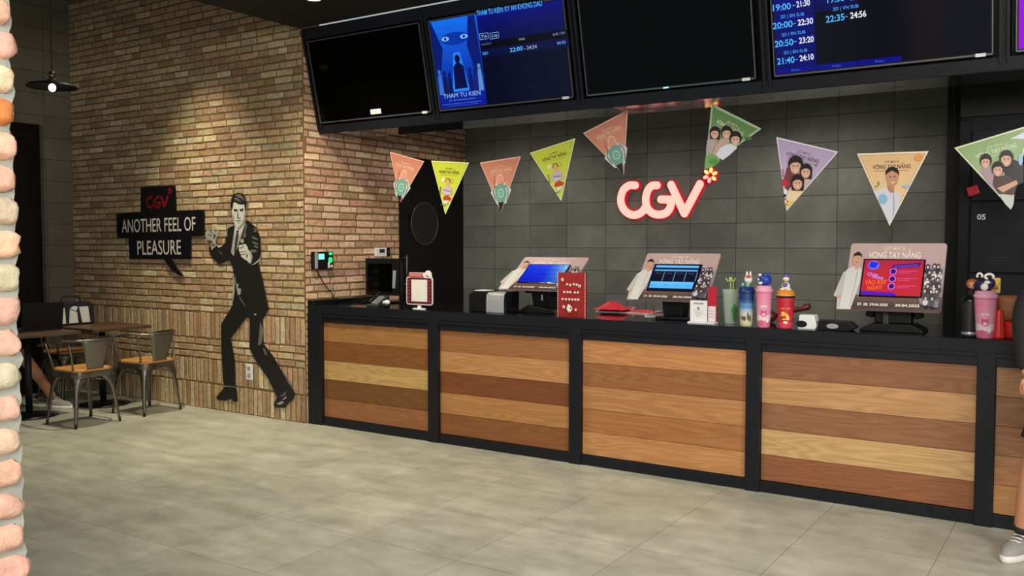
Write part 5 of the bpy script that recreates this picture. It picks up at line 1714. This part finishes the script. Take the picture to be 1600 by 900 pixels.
# dark red handled tool lying behind the cups
p = at(1250, 492); p.y = 5.75; p.x = onY(1238, 486, 5.75).x
t = thing('wooden_handle', 'dark red rounded handle leaning behind the red tumbler', 'handle', p)
q0, q1 = onY(1208, 494, 5.75), onY(1262, 479, 5.75)
b = MB(p); b.tube([q0, q0.lerp(q1, .6), q1], [.012, .016, .022], 12); b.ball(q1, .022, .022, .022, 12); b.build('grip', 'dark_red_wood', t)
b = MB(p); b.ball((q0.x - .02, 5.75, ZC + .04), .045, .045, .04, 14); b.build('head', 'dark_red_wood', t)

# small white box and black card tray
p = Vector((onY(1262, 510, 5.42).x, 5.42, ZC))
t = thing('white_dispenser', 'small white box with a dark oval opening right of the red tumbler', 'box', p)
b = MB(); b.prism([(-.05, 0), (.05, 0), (.058, .02), (.045, .085), (-.042, .085)], (0, -.03, 0), X3, Z3, Y3, .08); b.build('body', 'white_plastic', t, .004)
b = MB(); b.prism(circ(-.028, .03, .032, .020), (0, -.033, 0), X3, Z3, Y3, .003); b.build('opening', 'black_plastic', t)
p = Vector((onY(1307, 511, 5.42).x, 5.42, ZC))
t = thing('card_holder', 'low black holder with a white oval badge left of the right terminal', 'holder', p)
b = MB(); b.prism([(-.095, 0), (.08, 0), (.115, .022), (.075, .052), (-.095, .058)], (0, -.03, 0), X3, Z3, Y3, .10); b.build('body', 'black_plastic', t, .003)
b = MB(); b.prism(circ(-.015, .026, .034, .015), (0, -.033, 0), X3, Z3, Y3, .003); b.build('badge', 'grey_plastic', t)

# group at the right end
t, p, H = cup('travel_tumbler', 'dark charcoal tumbler with a brown haired doll topper, near the lockers', 1514, 526, 463, 5.44, .040, .037, 'cup_charcoal', 'black_gloss', lidh=.024)
MB().lathe([(.0372, .012), (.0385, .014), (.0385, .026), (.0378, .028)]).build('metal_band', 'silver', t)
b = MB(); b.ball((.012, 0, H + .068), .034, .030, .030, 16); tp = b.build('topper', 'topper_brown', t, label='brown haired head')
MB().ball((.010, -.014, H + .062), .024, .020, .022, 14).build('face', 'skin', tp)
MB().lathe([(.001, H), (.020, H), (.016, H + .03), (.008, H + .045), (.001, H + .045)], (.006, 0, 0)).build('dress', 'black_cloth', tp)
b = MB()
for s in (-1, 1): b.ball((.009 + s * .009, -.034, H + .062), .003, .002, .004, 8)
b.build('eyes', 'black_rubber', tp)
t, p, H = cup('travel_tumbler', 'pink tumbler under a navy and white swirled topper, near the lockers', 1538.5, 527, 454, 5.40, .056, .042, 'printed', 'pink_lid', PK)
heart_print(t, .048)
b = MB(); b.ball((-.012, 0, H + .028), .046, .034, .034, 16); b.ball((.020, .0, H + .040), .026, .024, .026, 12); tp = b.build('topper', 'navy', t)
b = MB()
b.tube([(.016 + .020 * math.cos(q), -.014, H + .075 + .014 * math.sin(q)) for q in np.linspace(-.6, 4.4, 12)], .007, 8)
b.tube([(-.030 + .012 * math.cos(q), -.010, H + .078 + .014 * math.sin(q)) for q in np.linspace(-.6, 3.8, 10)], .006, 8)
b.ball((-.004, -.030, H + .020), .020, .012, .020, 12); b.ball((.008, -.028, H + .045), .016, .010, .010, 10)
b.build('swirls', 'topper_white', tp)
p = Vector((onY(1556, 460, 5.52).x, 5.52, ZC))
t = thing('yellow_figure', 'small yellow topper figure on a stick behind the pink tumbler near the lockers', 'figure', p)
zt = onY(1557, 434, 5.52).z - ZC
b = MB(); b.box(-.022, .022, -.012, .012, zt - .085, zt); b.ball((.0, -.010, zt - .03), .020, .014, .020, 12); b.build('figure', 'topper_yellow', t, .006)
MB().tube([(0, 0, 0.0), (0, 0, zt - .08)], .006, 8).build('stick', 'topper_brown', t)
MB().box(-.018, .012, -.018, -.010, zt - .062, zt - .05).build('scarf', 'topper_brown', t)
t, p, H = cup('plastic_cup', 'translucent red conical cup behind the pink tumbler near the lockers', 1560, 528, 487, 5.42, .020, .034, 'bucket_red', 'bucket_red', lid=False)
MB().ball((0, 0, H), .019, .019, .014, 12).build('tip', 'bucket_red', t)
p = Vector((onY(1581, 528, 5.47).x, 5.47, ZC))
t = thing('popcorn_bucket', 'brown rounded bucket on a red base at the right end of the counter', 'bucket', p)
b = MB(); b.lathe([(.001, .10), (.040, .085), (.062, .11), (.074, .15), (.078, .20), (.076, .225), (.070, .225), (.066, .15), (.03, .12), (.001, .12)], (-.012, .02, 0)); b.build('bowl', 'bucket_brown', t)
b = MB(); b.lathe([(.001, 0), (.052, 0), (.056, .01), (.062, .085), (.058, .09), (.001, .09)], (.012, 0, 0)); b.build('base', 'bucket_red', t)

# fingerprint reader, thermostat and switch on the side wall, cable to the counter
xr = XS + .016
c0, c1 = onX(486, 421, xr), onX(517, 394, xr)
y0, y1, z0, z1 = c0.y, c1.y, c0.z, c1.z + .005
p = Vector((xr, (y0 + y1) / 2, z0))
t = thing('time_clock', 'black wall time clock with a cyan display and green lights on the brick side wall', 'device', p)
b = MB(p); b.box(xr - .006, xr + .028, y0, y1, z0, z1); b.build('case', 'black_plastic', t, .008)
b = MB(p); b.box(xr + .026, xr + .033, y0 + .016, y0 + .05, z0 + .004, z1 - .006); b.build('side_strip', 'grey_plastic', t, .003)
b = MB(p); b.box(xr + .026, xr + .031, y0 + .060, y0 + .125, z1 - .065, z1 - .018); b.build('lcd', 'cyan_lcd', t)
b = MB(p); b.ball((xr + .028, y1 - .032, z1 - .018), .005, .022, .012, 12); b.ball((xr + .028, y1 - .035, z1 - .072), .007, .024, .026, 12); b.build('sensor_light', 'green_led', t)
b = MB(p); b.box(xr + .026, xr + .032, y1 - .065, y1 - .045, z0 + .008, z1 - .09); b.box(xr + .026, xr + .031, y1 - .032, y1 - .012, z0 + .012, z0 + .035); b.build('button', 'white_plastic', t, .002)
cb = thing('power_cable', 'thin black cable running down the brick side wall from the time clock', 'cable', onX(495, 424, XS + .02))
pts = [onX(x, y, XS + .022) for x, y in ((495, 422), (499, 430), (505, 441), (512, 451), (519, 459), (522, 466))]
pts.append(Vector((XS + .05, pts[-1].y + .01, 1.04)))
MB(cb.location).tube(smooth_path(pts, 4), .0045, 8).build('cable', 'cord_black', cb)
c0, c1 = onX(585.5, 401, xr), onX(602, 387, xr)
t = thing('thermostat', 'small white wall thermostat above the boxy monitor', 'thermostat', (xr, (c0.y + c1.y) / 2, c0.z))
b = MB(t.location); b.box(xr - .006, xr + .018, c0.y, c1.y, c0.z, c1.z); b.build('case', 'white_plastic', t, .003)
b = MB(t.location); b.box(xr + .017, xr + .0195, c0.y + .045, c1.y - .03, c0.z + .035, c1.z - .012); b.build('display', 'dark_grey_plastic', t)
y0 = c1.y + .008
b = MB(); c2 = onX(608, 401, xr)
t = thing('wall_switch', 'narrow dark brown switch plate right of the white thermostat', 'switch', (xr, (y0 + c2.y) / 2, c0.z))
b = MB(t.location); b.box(xr - .006, xr + .012, y0, c2.y, c0.z, c1.z); b.build('plate', 'black_plastic', t, .002)
b = MB(t.location); b.box(xr + .011, xr + .015, y0 + .012, c2.y - .012, c0.z + .03, c1.z - .03); b.build('rocker', 'dark_grey_plastic', t, .002)

# ------------------------------------------------------------------ seating corner
def make_chair(loc, rz, label):
    """steel cafe armchair; local +x is where the sitter faces, origin under the seat centre"""
    t = thing('metal_armchair', label, 'chair', loc, rz, 'steel armchairs at the small tables')
    sw, sd, sh = .185, .185, .455
    # seat pan with skirt
    b = MB()
    ring = rrect(2 * sw, 2 * sd, .07, -sw, -sd, 6)
    m = len(ring)
    vs = [(x, y, sh - .002) for x, y in ring] + [(x * 1.03, y * 1.03, sh - .018) for x, y in ring] + [(x * 1.02, y * 1.02, sh - .05) for x, y in ring]
    b.add(vs, [tuple(range(m))] + [(k * m + i, k * m + (i + 1) % m, (k + 1) * m + (i + 1) % m, (k + 1) * m + i) for k in range(2) for i in range(m)], None, False)
    b.build('seat_frame', 'gun_metal', t)
    b = MB()
    r2 = rrect(2 * sw - .01, 2 * sd - .01, .07, -sw + .005, -sd + .005, 6)
    vs = [(x, y, sh) for x, y in r2] + [(x, y, sh + .014) for x, y in r2] + [(x * .95, y * .95, sh + .020) for x, y in r2]
    b.add(vs, [(k * m + i, k * m + (i + 1) % m, (k + 1) * m + (i + 1) % m, (k + 1) * m + i) for k in range(2) for i in range(m)] + [tuple(range(2 * m, 3 * m))])
    b.build('seat', 'seat_wood', t)
    # pressed sheet legs: wide at the seat, narrow at the foot, arched between
    for sx in (-1, 1):
        for sy in (-1, 1):
            foot = Vector((sx * .205, sy * .205, 0))
            top = Vector((sx * .165, sy * .165, sh - .02))
            b = MB()
            n = 10
            secs = []
            for i in range(n + 1):
                f = i / n
                c = foot.lerp(top, f)
                wdt = .017 + .020 * f + .12 * max(0, (f - .62) / .38) ** 2.2
                # L shaped section with rounded corner pointing outwards
                out = Vector((sx, sy, 0)).normalized() * .004
                ax_ = Vector((-sx, 0, 0)); ay_ = Vector((0, -sy, 0))
                secs.append([c + ax_ * wdt + ay_ * .002, c + ax_ * .5 * wdt + ay_ * .0, c + out * .2, c + ay_ * .5 * wdt, c + ay_ * wdt + ax_ * .002])
            vs = [p for s in secs for p in s]
            b.add(vs, [(i * 5 + k, i * 5 + k + 1, (i + 1) * 5 + k + 1, (i + 1) * 5 + k) for i in range(n) for k in range(4)], None, True)
            o = b.build('leg', 'gun_metal', t)
            md = o.modifiers.new('thick', 'SOLIDIFY'); md.thickness = .004; md.offset = 0
            MB().tube([foot + Vector((-sx * .004, -sy * .004, 0)), foot + Vector((-sx * .008, -sy * .008, .04))], [.010, .012], 8).build('foot_cap', 'black_rubber', o)
    # cross braces under the seat
    b = MB()
    for s in (-1, 1):
        b.tube([(-.18, s * .18, .36), (-.02, s * .02, .38), (.18, -s * .18, .36)], .006, 6)
    b.build('brace', 'gun_metal', t)
    # arm rail: horseshoe
    rail = []
    for q in np.linspace(-75, 75, 17):
        a_ = math.radians(q)
        rail.append((-.03 - .20 * math.cos(a_), .235 * math.sin(a_) / math.sin(math.radians(75)), .715))
    rail = [(.285, -.215, .655), (.19, -.235, .672), (.09, -.242, .695)] + rail + [(.09, .242, .695), (.19, .235, .672), (.285, .215, .655)]
    MB().tube(smooth_path(rail, 2), .0105, 8).build('arm_rail', 'gun_metal', t)
    for s in (-1, 1):
        MB().tube([(.15, s * .230, .678), (.13, s * .200, .56), (.115, s * .175, sh - .01)], .0085, 8).build('arm_support', 'gun_metal', t)
        MB().tube([(-.12, s * .205, .71), (-.14, s * .185, .58), (-.13, s * .165, sh - .01)], .0085, 8).build('back_support', 'gun_metal', t)
    # tapered back plate
    b = MB()
    vs = []
    n = 8
    for i in range(n + 1):
        f = i / n
        hw = .070 + .068 * f
        xc = -.175 - .058 * f
        for k in range(7):
            g = (k / 6 - .5) * 2
            vs.append((xc + .022 * g * g * f, g * hw, sh + .006 + (.714 - sh) * f))
    b.add(vs, [(i * 7 + k, i * 7 + k + 1, (i + 1) * 7 + k + 1, (i + 1) * 7 + k) for i in range(n) for k in range(6)], None, True)
    o = b.build('back_plate', 'back_pad', t); md = o.modifiers.new('thick', 'SOLIDIFY'); md.thickness = .003
    return t


ch = make_chair((-7.15, 4.31, 0), PI + .03, 'steel armchair with a wooden seat, nearest the brick pier')
c2 = dup(ch, (-7.17, 4.925, 0), PI + .10, 'steel armchair with a wooden seat, nearest the brick mural wall')
c3 = dup(ch, (-8.45, 4.95, 0), .05, 'steel armchair in the dark on the far side of the tables by the left wall')
# small tables
def table(loc, label):
    t = thing('cafe_table', label, 'table', loc, 0, 'small tables in the dark corner')
    MB().box(-.33, .33, -.29, .29, .715, .745).build('tabletop', 'table_wood', t, .004)
    MB().box(-.335, .335, -.295, .295, .718, .736).build('edge_band', 'gun_metal', t, .002)
    MB().tube([(0, 0, .02), (0, 0, .72)], .028, 14).build('column', 'black_metal', t)
    MB().lathe([(.001, 0), (.23, 0), (.232, .006), (.10, .022), (.03, .035), (.001, .035)]).build('base', 'black_metal', t)
    return t


tb = table((-7.83, 4.22, 0), 'dark square cafe table beside the nearest armchair')
tb2 = dup(tb, (-7.83, 4.92, 0), 0, 'dark square cafe table beside the brick mural wall')
# laptop on the first table, tote bag on the second
lp = thing('laptop', 'dark open laptop seen from behind on the cafe table', 'laptop', (-7.72, 4.30, .746), 0)
MB().box(-.30, -.02, -.18, .18, 0, .016).build('keyboard_base', 'dark_grey_plastic', lp, .003)
b = MB(); b.box(-.02, -.008, -.18, .18, .012, .25, rot=Matrix.Rotation(math.radians(8), 3, 'Y'), piv=(-.01, 0, .012)); b.build('lid', 'black_plastic', lp, .003)
bg = thing('tote_bag', 'black bag with broad white stripes behind the laptop', 'bag', (-8.05, 4.78, .746))
b = MB(); b.prism([(-.21, 0), (.21, 0), (.20, .19), (.16, .215), (-.16, .215), (-.20, .19)], (0, 0, 0), Y3, Z3, X3, -.10); b.build('body', 'black_cloth', bg, .01)
b = MB()
for q in ([(-.20, .02), (-.08, .02), (-.09, .165), (-.18, .18)], [(-.05, .02), (.04, .02), (.03, .12), (-.04, .15)], [(.08, .02), (.16, .02), (.14, .17), (.05, .17)], [(-.04, .16), (.02, .13), (.04, .17), (.0, .18)]):
    b.prism(q, (0.001, 0, 0), Y3, Z3, X3, .002)
b.build('stripe', 'jacket_white', bg)
MB().tube([(-.05, -.10, .21), (-.05, -.08, .27), (-.05, .08, .27), (-.05, .10, .21)], .008, 8).build('handle', 'black_cloth', bg)

# pendant lamp
pl = Vector((-6.79, 3.90, 0))
lp = thing('pendant_lamp', 'flat dark metal pendant lamp with a bare bulb, hanging by the left wall', 'lamp', (pl.x, pl.y, ZT))
off = Vector((pl.x, pl.y, ZT))
zb = onY(82, 137, pl.y).z
MB(off).tube([(pl.x, pl.y, ZT), (pl.x, pl.y, zb + .12)], .004, 6).build('cord', 'cord_black', lp)
MB(off).lathe([(.001, zb + .125), (.022, zb + .12), (.026, zb + .09), (.020, zb + .07), (.034, zb + .06), (.036, zb + .03), (.001, zb + .03)], (pl.x, pl.y, 0)).build('socket', 'gun_metal', lp)
b = MB(off); b.lathe([(.03, zb + .045), (.10, zb + .038), (.17, zb + .020), (.183, zb + .006), (.183, zb + .002), (.165, zb + .014), (.10, zb + .030), (.03, zb + .037)], (pl.x, pl.y, 0), 40); b.build('shade', 'black_metal', lp)
MB(off).ball((pl.x, pl.y, zb + .0), .026, .026, .030, 14).build('bulb', 'bulb_glow', lp)
# recessed downlight in the dropped ceiling
dl = onZ(490, -2, ZD)
t = thing('ceiling_downlight', 'round recessed ceiling light at the top edge of the photo above the left screen', 'light', (dl.x, dl.y, ZD))
MB(t.location).lathe([(.050, ZD - .004), (.062, ZD - .006), (.066, ZD + .0)], (dl.x, dl.y, 0)).build('rim', 'black_metal', t)
b = MB(t.location); b.prism(circ(0, 0, .050, .050), (dl.x, dl.y, ZD - .004), X3, Y3, Z3, .003); b.build('diffuser', 'downlight_glow', t)


# ------------------------------------------------------------------ people
def skinned(name, joints, edges, mat, parent, sub=2, root=0):
    me = bpy.data.meshes.new(name)
    me.from_pydata([j[0] for j in joints], edges, [])
    o = bpy.data.objects.new(name, me)
    COL.objects.link(o); o.parent = parent
    md = o.modifiers.new('skin', 'SKIN')
    md.use_smooth_shade = True
    for i, j in enumerate(joints):
        r = j[1]
        me.skin_vertices[0].data[i].radius = r if isinstance(r, tuple) else (r, r)
    me.skin_vertices[0].data[root].use_root = True
    sb = o.modifiers.new('sub', 'SUBSURF'); sb.levels = sub; sb.render_levels = sub
    me.materials.append(MATS[mat])
    return o


def shoe(parent, ankle, d, up_mat='shoe_white'):
    """sneaker, ankle point above the heel, d = toe direction (2D)"""
    d = Vector((d[0], d[1], 0)).normalized(); s = Vector((-d.y, d.x, 0))
    c = Vector((ankle[0], ankle[1], 0))
    b = MB()
    n = 16
    out = []
    L0, L1 = -.085, .20
    for k in range(n):
        a_ = 2 * PI * k / n
        f = (math.cos(a_) + 1) / 2
        w = .040 + .010 * math.sin(f * PI) + (.006 if f > .5 else 0)
        out.append((L0 + (L1 - L0) * f, w * math.sin(a_)))
    def ringz(scale, z, shift=0, lift=0):
        return [c + d * (x * scale + shift) + s * (y * scale) + Vector((0, 0, z + (lift * max(0, 1 - (x - L0) / .16)))) for x, y in out]
    r0, r1, r2 = ringz(1.0, 0.0), ringz(1.04, .012), ringz(1.02, .034)
    b.add(r0 + r1 + r2, [tuple(range(n))] + [(k * n + i, k * n + (i + 1) % n, (k + 1) * n + (i + 1) % n, (k + 1) * n + i) for k in range(2) for i in range(n)] + [tuple(range(2 * n, 3 * n))], None, True)
    b.build('sole', 'shoe_white', parent)
    b = MB()
    rings = [ringz(1.0, .030), ringz(.98, .050, 0, .0), ringz(.84, .066, -.008, .016), ringz(.60, .076, -.030, .030), ringz(.40, .080, -.040, .036)]
    vs = [p for r in rings for p in r]
    b.add(vs, [(k * n + i, k * n + (i + 1) % n, (k + 1) * n + (i + 1) % n, (k + 1) * n + i) for k in range(4) for i in range(n)] + [tuple(range(4 * n, 5 * n))], None, True)
    o = b.build('upper', 'shoe_mesh', parent)
    b = MB()
    for k in range(4):
        q = c + d * (.03 + .022 * k) + Vector((0, 0, .098 - .010 * k))
        b.tube([q - s * .024, q + Vector((0, 0, .004)), q + s * .024], .0035, 6)
    b.build('laces', 'shoe_white', o)


def hand(parent, wrist, direction, side, mat='skin', s=1.0):
    """relaxed hand: palm and five bent fingers"""
    d = Vector(direction).normalized(); sd = Vector(side).normalized(); nrm = d.cross(sd)
    w = Vector(wrist)
    J = [(w, (.026 * s, .017 * s)), (w + d * .05 * s, (.036 * s, .016 * s)), (w + d * .085 * s, (.038 * s, .014 * s))]
    skinned('hand', [(tuple(p), r) for p, r in J], [(0, 1), (1, 2)], mat, parent, 2, 0)
    for k, (o_, L) in enumerate(((-.027, .062), (-.009, .074), (.009, .070), (.027, .056))):
        a = w + d * .080 * s + sd * o_ * s
        b_ = a + d * L * .48 * s + nrm * .008; c_ = b_ + d * L * .32 * s + nrm * .016; e_ = c_ + d * L * .24 * s + nrm * .018
        skinned('finger', [(tuple(a), .0095 * s), (tuple(b_), .009 * s), (tuple(c_), .008 * s), (tuple(e_), .007 * s)], [(0, 1), (1, 2), (2, 3)], mat, parent, 1)
    a = w + d * .025 * s - sd * .026 * s
    b_ = a + (d * .7 - sd * .7) * .035 * s + nrm * .008; c_ = b_ + (d * .9 - sd * .3) * .03 * s + nrm * .01
    skinned('thumb', [(tuple(a), .012 * s), (tuple(b_), .0105 * s), (tuple(c_), .008 * s)], [(0, 1), (1, 2)], mat, parent, 1)


def head(parent, c, face_dir, hair='dark_hair', tilt=0):
    """head of about 0.23 m with face and ears; c = centre"""
    f = Vector((face_dir[0], face_dir[1], 0)).normalized(); s = Vector((-f.y, f.x, 0)); c = Vector(c)
    b = MB()
    n, m = 24, 18
    vs = []
    for i in range(m + 1):
        th = PI * i / m
        z = math.cos(th)
        for k in range(n):
            a_ = 2 * PI * k / n
            x, y = math.sin(th) * math.cos(a_), math.sin(th) * math.sin(a_)
            fx_, sy_, zz = x * .098, y * .076, z * .118
            if z < -.1: sy_ *= 1 - .30 * (-z - .1); fx_ *= (1 - .10 * (-z - .1)) if x > 0 else (1 - .45 * (-z - .1))
            if x > .75: fx_ -= .006 * math.exp(-((z - .08) / .16) ** 2)
            if x > .8 and abs(y) < .22: fx_ += .020 * math.exp(-((z + .16) / .12) ** 2) * (1 - abs(y) / .22)
            if x > .7: fx_ += .005 * math.exp(-((z + .48) / .08) ** 2)
            vs.append(c + f * fx_ + s * sy_ + Vector((0, 0, zz)))
    b.add(vs, [(i * n + k, i * n + (k + 1) % n, (i + 1) * n + (k + 1) % n, (i + 1) * n + k) for i in range(m) for k in range(n)], None, True)
    for q in (-1, 1): b.ball(c + s * .076 * q + Vector((0, 0, -.008)), .016, .016, .030, 10)
    hd = b.build('head', 'skin', parent)
    b = MB()
    for q in (-1, 1): b.ball(c + f * .084 + s * .030 * q + Vector((0, 0, .010)), .012, .012, .007, 10)
    b.build('eyes', 'white_plastic', hd)
    b = MB()
    for q in (-1, 1):
        b.ball(c + f * .094 + s * .030 * q + Vector((0, 0, .010)), .0045, .0045, .0050, 8)
        b.tube([c + f * .092 + s * (.016 * q) + Vector((0, 0, .028)), c + f * .088 + s * (.046 * q) + Vector((0, 0, .028))], .004, 6)
    b.build('brows', 'dark_hair', hd)
    MB().tube([c + f * .090 + s * -.022 + Vector((0, 0, -.056)), c + f * .097 + Vector((0, 0, -.058)), c + f * .090 + s * .022 + Vector((0, 0, -.056))], .0055, 6).build('lips', 'red_cloth', hd)
    b = MB()
    vs = []
    for i in range(11):
        th = PI * .62 * i / 10
        for k in range(n):
            a_ = 2 * PI * k / n
            x, y, z = math.sin(th) * math.cos(a_), math.sin(th) * math.sin(a_), math.cos(th)
            if x > .2 and z < .45: z = .45 + (z - .45) * .12; 
            r_ = 1.10 + .02 * math.sin(9 * a_)
            vs.append(c + f * (x * .098 * r_ - .006) + s * y * .078 * r_ + Vector((0, 0, z * .122 * 1.06 + .004)))
    b.add(vs, [(i * n + k, i * n + (k + 1) % n, (i + 1) * n + (k + 1) % n, (i + 1) * n + k) for i in range(10) for k in range(n)], None, True)
    b.build('hair', hair, parent)


# person walking at the right edge, mostly out of the picture
ax, ay = -.300, 4.95
t = thing('person', 'person in black top and shorts with white trainers walking at the right edge', 'person', (-.10, 4.9, 0))
t.location = (0, 0, 0)
hipL, hipR = (-.10, 4.93, .92), (.08, 4.98, .92)
J = [((0, 4.95, .97), .13), ((0, 4.95, 1.15), .125), ((0, 4.95, 1.33), .135), ((0, 4.95, 1.44), .07), ((0, 4.935, 1.60), .055),
     (hipL, .072), ((-.235, 4.86, .52), .062), ((-.268, 4.90, .32), .058), ((ax, ay, .09), .036),
     (hipR, .072), ((.16, 5.06, .50), .060), ((.17, 5.16, .28), .054), ((.16, 5.26, .10), .036),
     ((-.19, 4.93, 1.40), .060), ((-.275, 4.87, 1.12), .042), ((-.285, 4.80, .88), .026),
     ((.19, 4.97, 1.40), .060), ((.25, 5.05, 1.12), .042), ((.24, 4.98, .90), .026)]
E_ = [(0, 1), (1, 2), (2, 3), (3, 4), (0, 5), (5, 6), (6, 7), (7, 8), (0, 9), (9, 10), (10, 11), (11, 12), (2, 13), (13, 14), (14, 15), (2, 16), (16, 17), (17, 18)]
skinned('body', J, E_, 'skin', t)
skinned('top', [((0, 4.95, .82), .185), ((0, 4.95, 1.12), .155), ((0, 4.95, 1.33), .165), ((0, 4.95, 1.43), .09), ((-.21, 4.93, 1.385), .095), ((-.295, 4.87, 1.16), .078), ((-.285, 4.81, .90), .040), ((.21, 4.97, 1.385), .095), ((.27, 5.04, 1.14), .075), ((.245, 4.99, .93), .040)],
        [(0, 1), (1, 2), (2, 3), (2, 4), (4, 5), (5, 6), (2, 7), (7, 8), (8, 9)], 'black_cloth', t)
b = MB()
b.tube([(0, 4.95, 1.04), (0, 4.95, .96), (0.0, 4.95, .88), (0, 4.955, .82)], [.150, .168, .170, .12], 20)
b.tube([(-.085, 4.94, .95), (-.135, 4.92, .80), (-.195, 4.885, .62), (-.215, 4.875, .56)], [.115, .120, .104, .100], 18)
b.tube([(.075, 4.96, .92), (.105, 4.985, .80), (.140, 5.02, .62), (.148, 5.035, .56)], [.105, .112, .098, .096], 18)
b.build('shorts', 'black_cloth', t)
for a0, a1, dr in (((ax, ay, .095), (ax + .010, ay - .012, .165), (-.28, -1)), ((.16, 5.26, .10), (.163, 5.235, .19), (-.5, -.6))):
    skinned('sock', [(a0, .052), (a1, .060)], [(0, 1)], 'black_cloth', t, 2)
    shoe(t, (a0[0], a0[1]), dr)
hand(t, (-.285, 4.80, .88), (.05, -.15, -1), (.3, 1, 0))
hand(t, (.24, 4.98, .90), (0, -.1, -1), (.3, -1, 0))
head(t, (0, 4.93, 1.66), (-.6, -.7))

# seated person in red behind the pier
sx, sy = -8.62, 4.10
c4 = dup(ch, (sx + .02, sy + .02, 0), .0, 'steel armchair on which the person in red sits, mostly behind the pier')
t = thing('person', 'person seated in a dark red shirt at the cafe table, half hidden by the pier', 'person', (0, 0, 0))
J = [((sx - .02, sy, .56), .12), ((sx - .06, sy, .76), .115), ((sx - .05, sy, .96), .13), ((sx - .02, sy, 1.08), .07), ((sx + .01, sy, 1.15), .05),
     ((sx + .10, sy - .10, .55), .085), ((sx + .46, sy - .12, .52), .06), ((sx + .44, sy - .13, .28), .052), ((sx + .40, sy - .14, .08), .036),
     ((sx + .10, sy + .10, .55), .085), ((sx + .52, sy + .20, .53), .06), ((sx + .56, sy + .34, .30), .052), ((sx + .60, sy + .45, .08), .036),
     ((sx - .04, sy - .18, 1.02), .056), ((sx + .10, sy - .24, .82), .042), ((sx + .36, sy - .14, .80), .028),
     ((sx - .04, sy + .18, 1.02), .056), ((sx + .10, sy + .24, .82), .042), ((sx + .36, sy + .14, .80), .028)]
skinned('body', J, E_, 'skin', t)
skinned('shirt', [((sx - .02, sy, .56), .15), ((sx - .06, sy, .78), .14), ((sx - .05, sy, .97), .155), ((sx - .03, sy, 1.07), .085), ((sx - .04, sy - .20, 1.01), .082), ((sx + .06, sy - .24, .87), .072), ((sx - .04, sy + .20, 1.01), .082), ((sx + .06, sy + .24, .87), .072)],
        [(0, 1), (1, 2), (2, 3), (2, 4), (4, 5), (2, 6), (6, 7)], 'red_cloth', t)
skinned('shorts', [((sx, sy, .56), .14), ((sx + .10, sy - .10, .55), .105), ((sx + .34, sy - .12, .535), .09), ((sx + .10, sy + .10, .55), .105), ((sx + .34, sy + .16, .54), .09)], [(0, 1), (1, 2), (0, 3), (3, 4)], 'black_cloth', t)
shoe(t, (sx + .40, sy - .14), (1, -.1)); shoe(t, (sx + .60, sy + .45), (1, .3))
hand(t, (sx + .36, sy - .14, .80), (1, .1, -.05), (0, 1, 0)); hand(t, (sx + .36, sy + .14, .80), (1, -.1, -.05), (0, -1, 0))
head(t, (sx + .02, sy, 1.27), (1, .1))
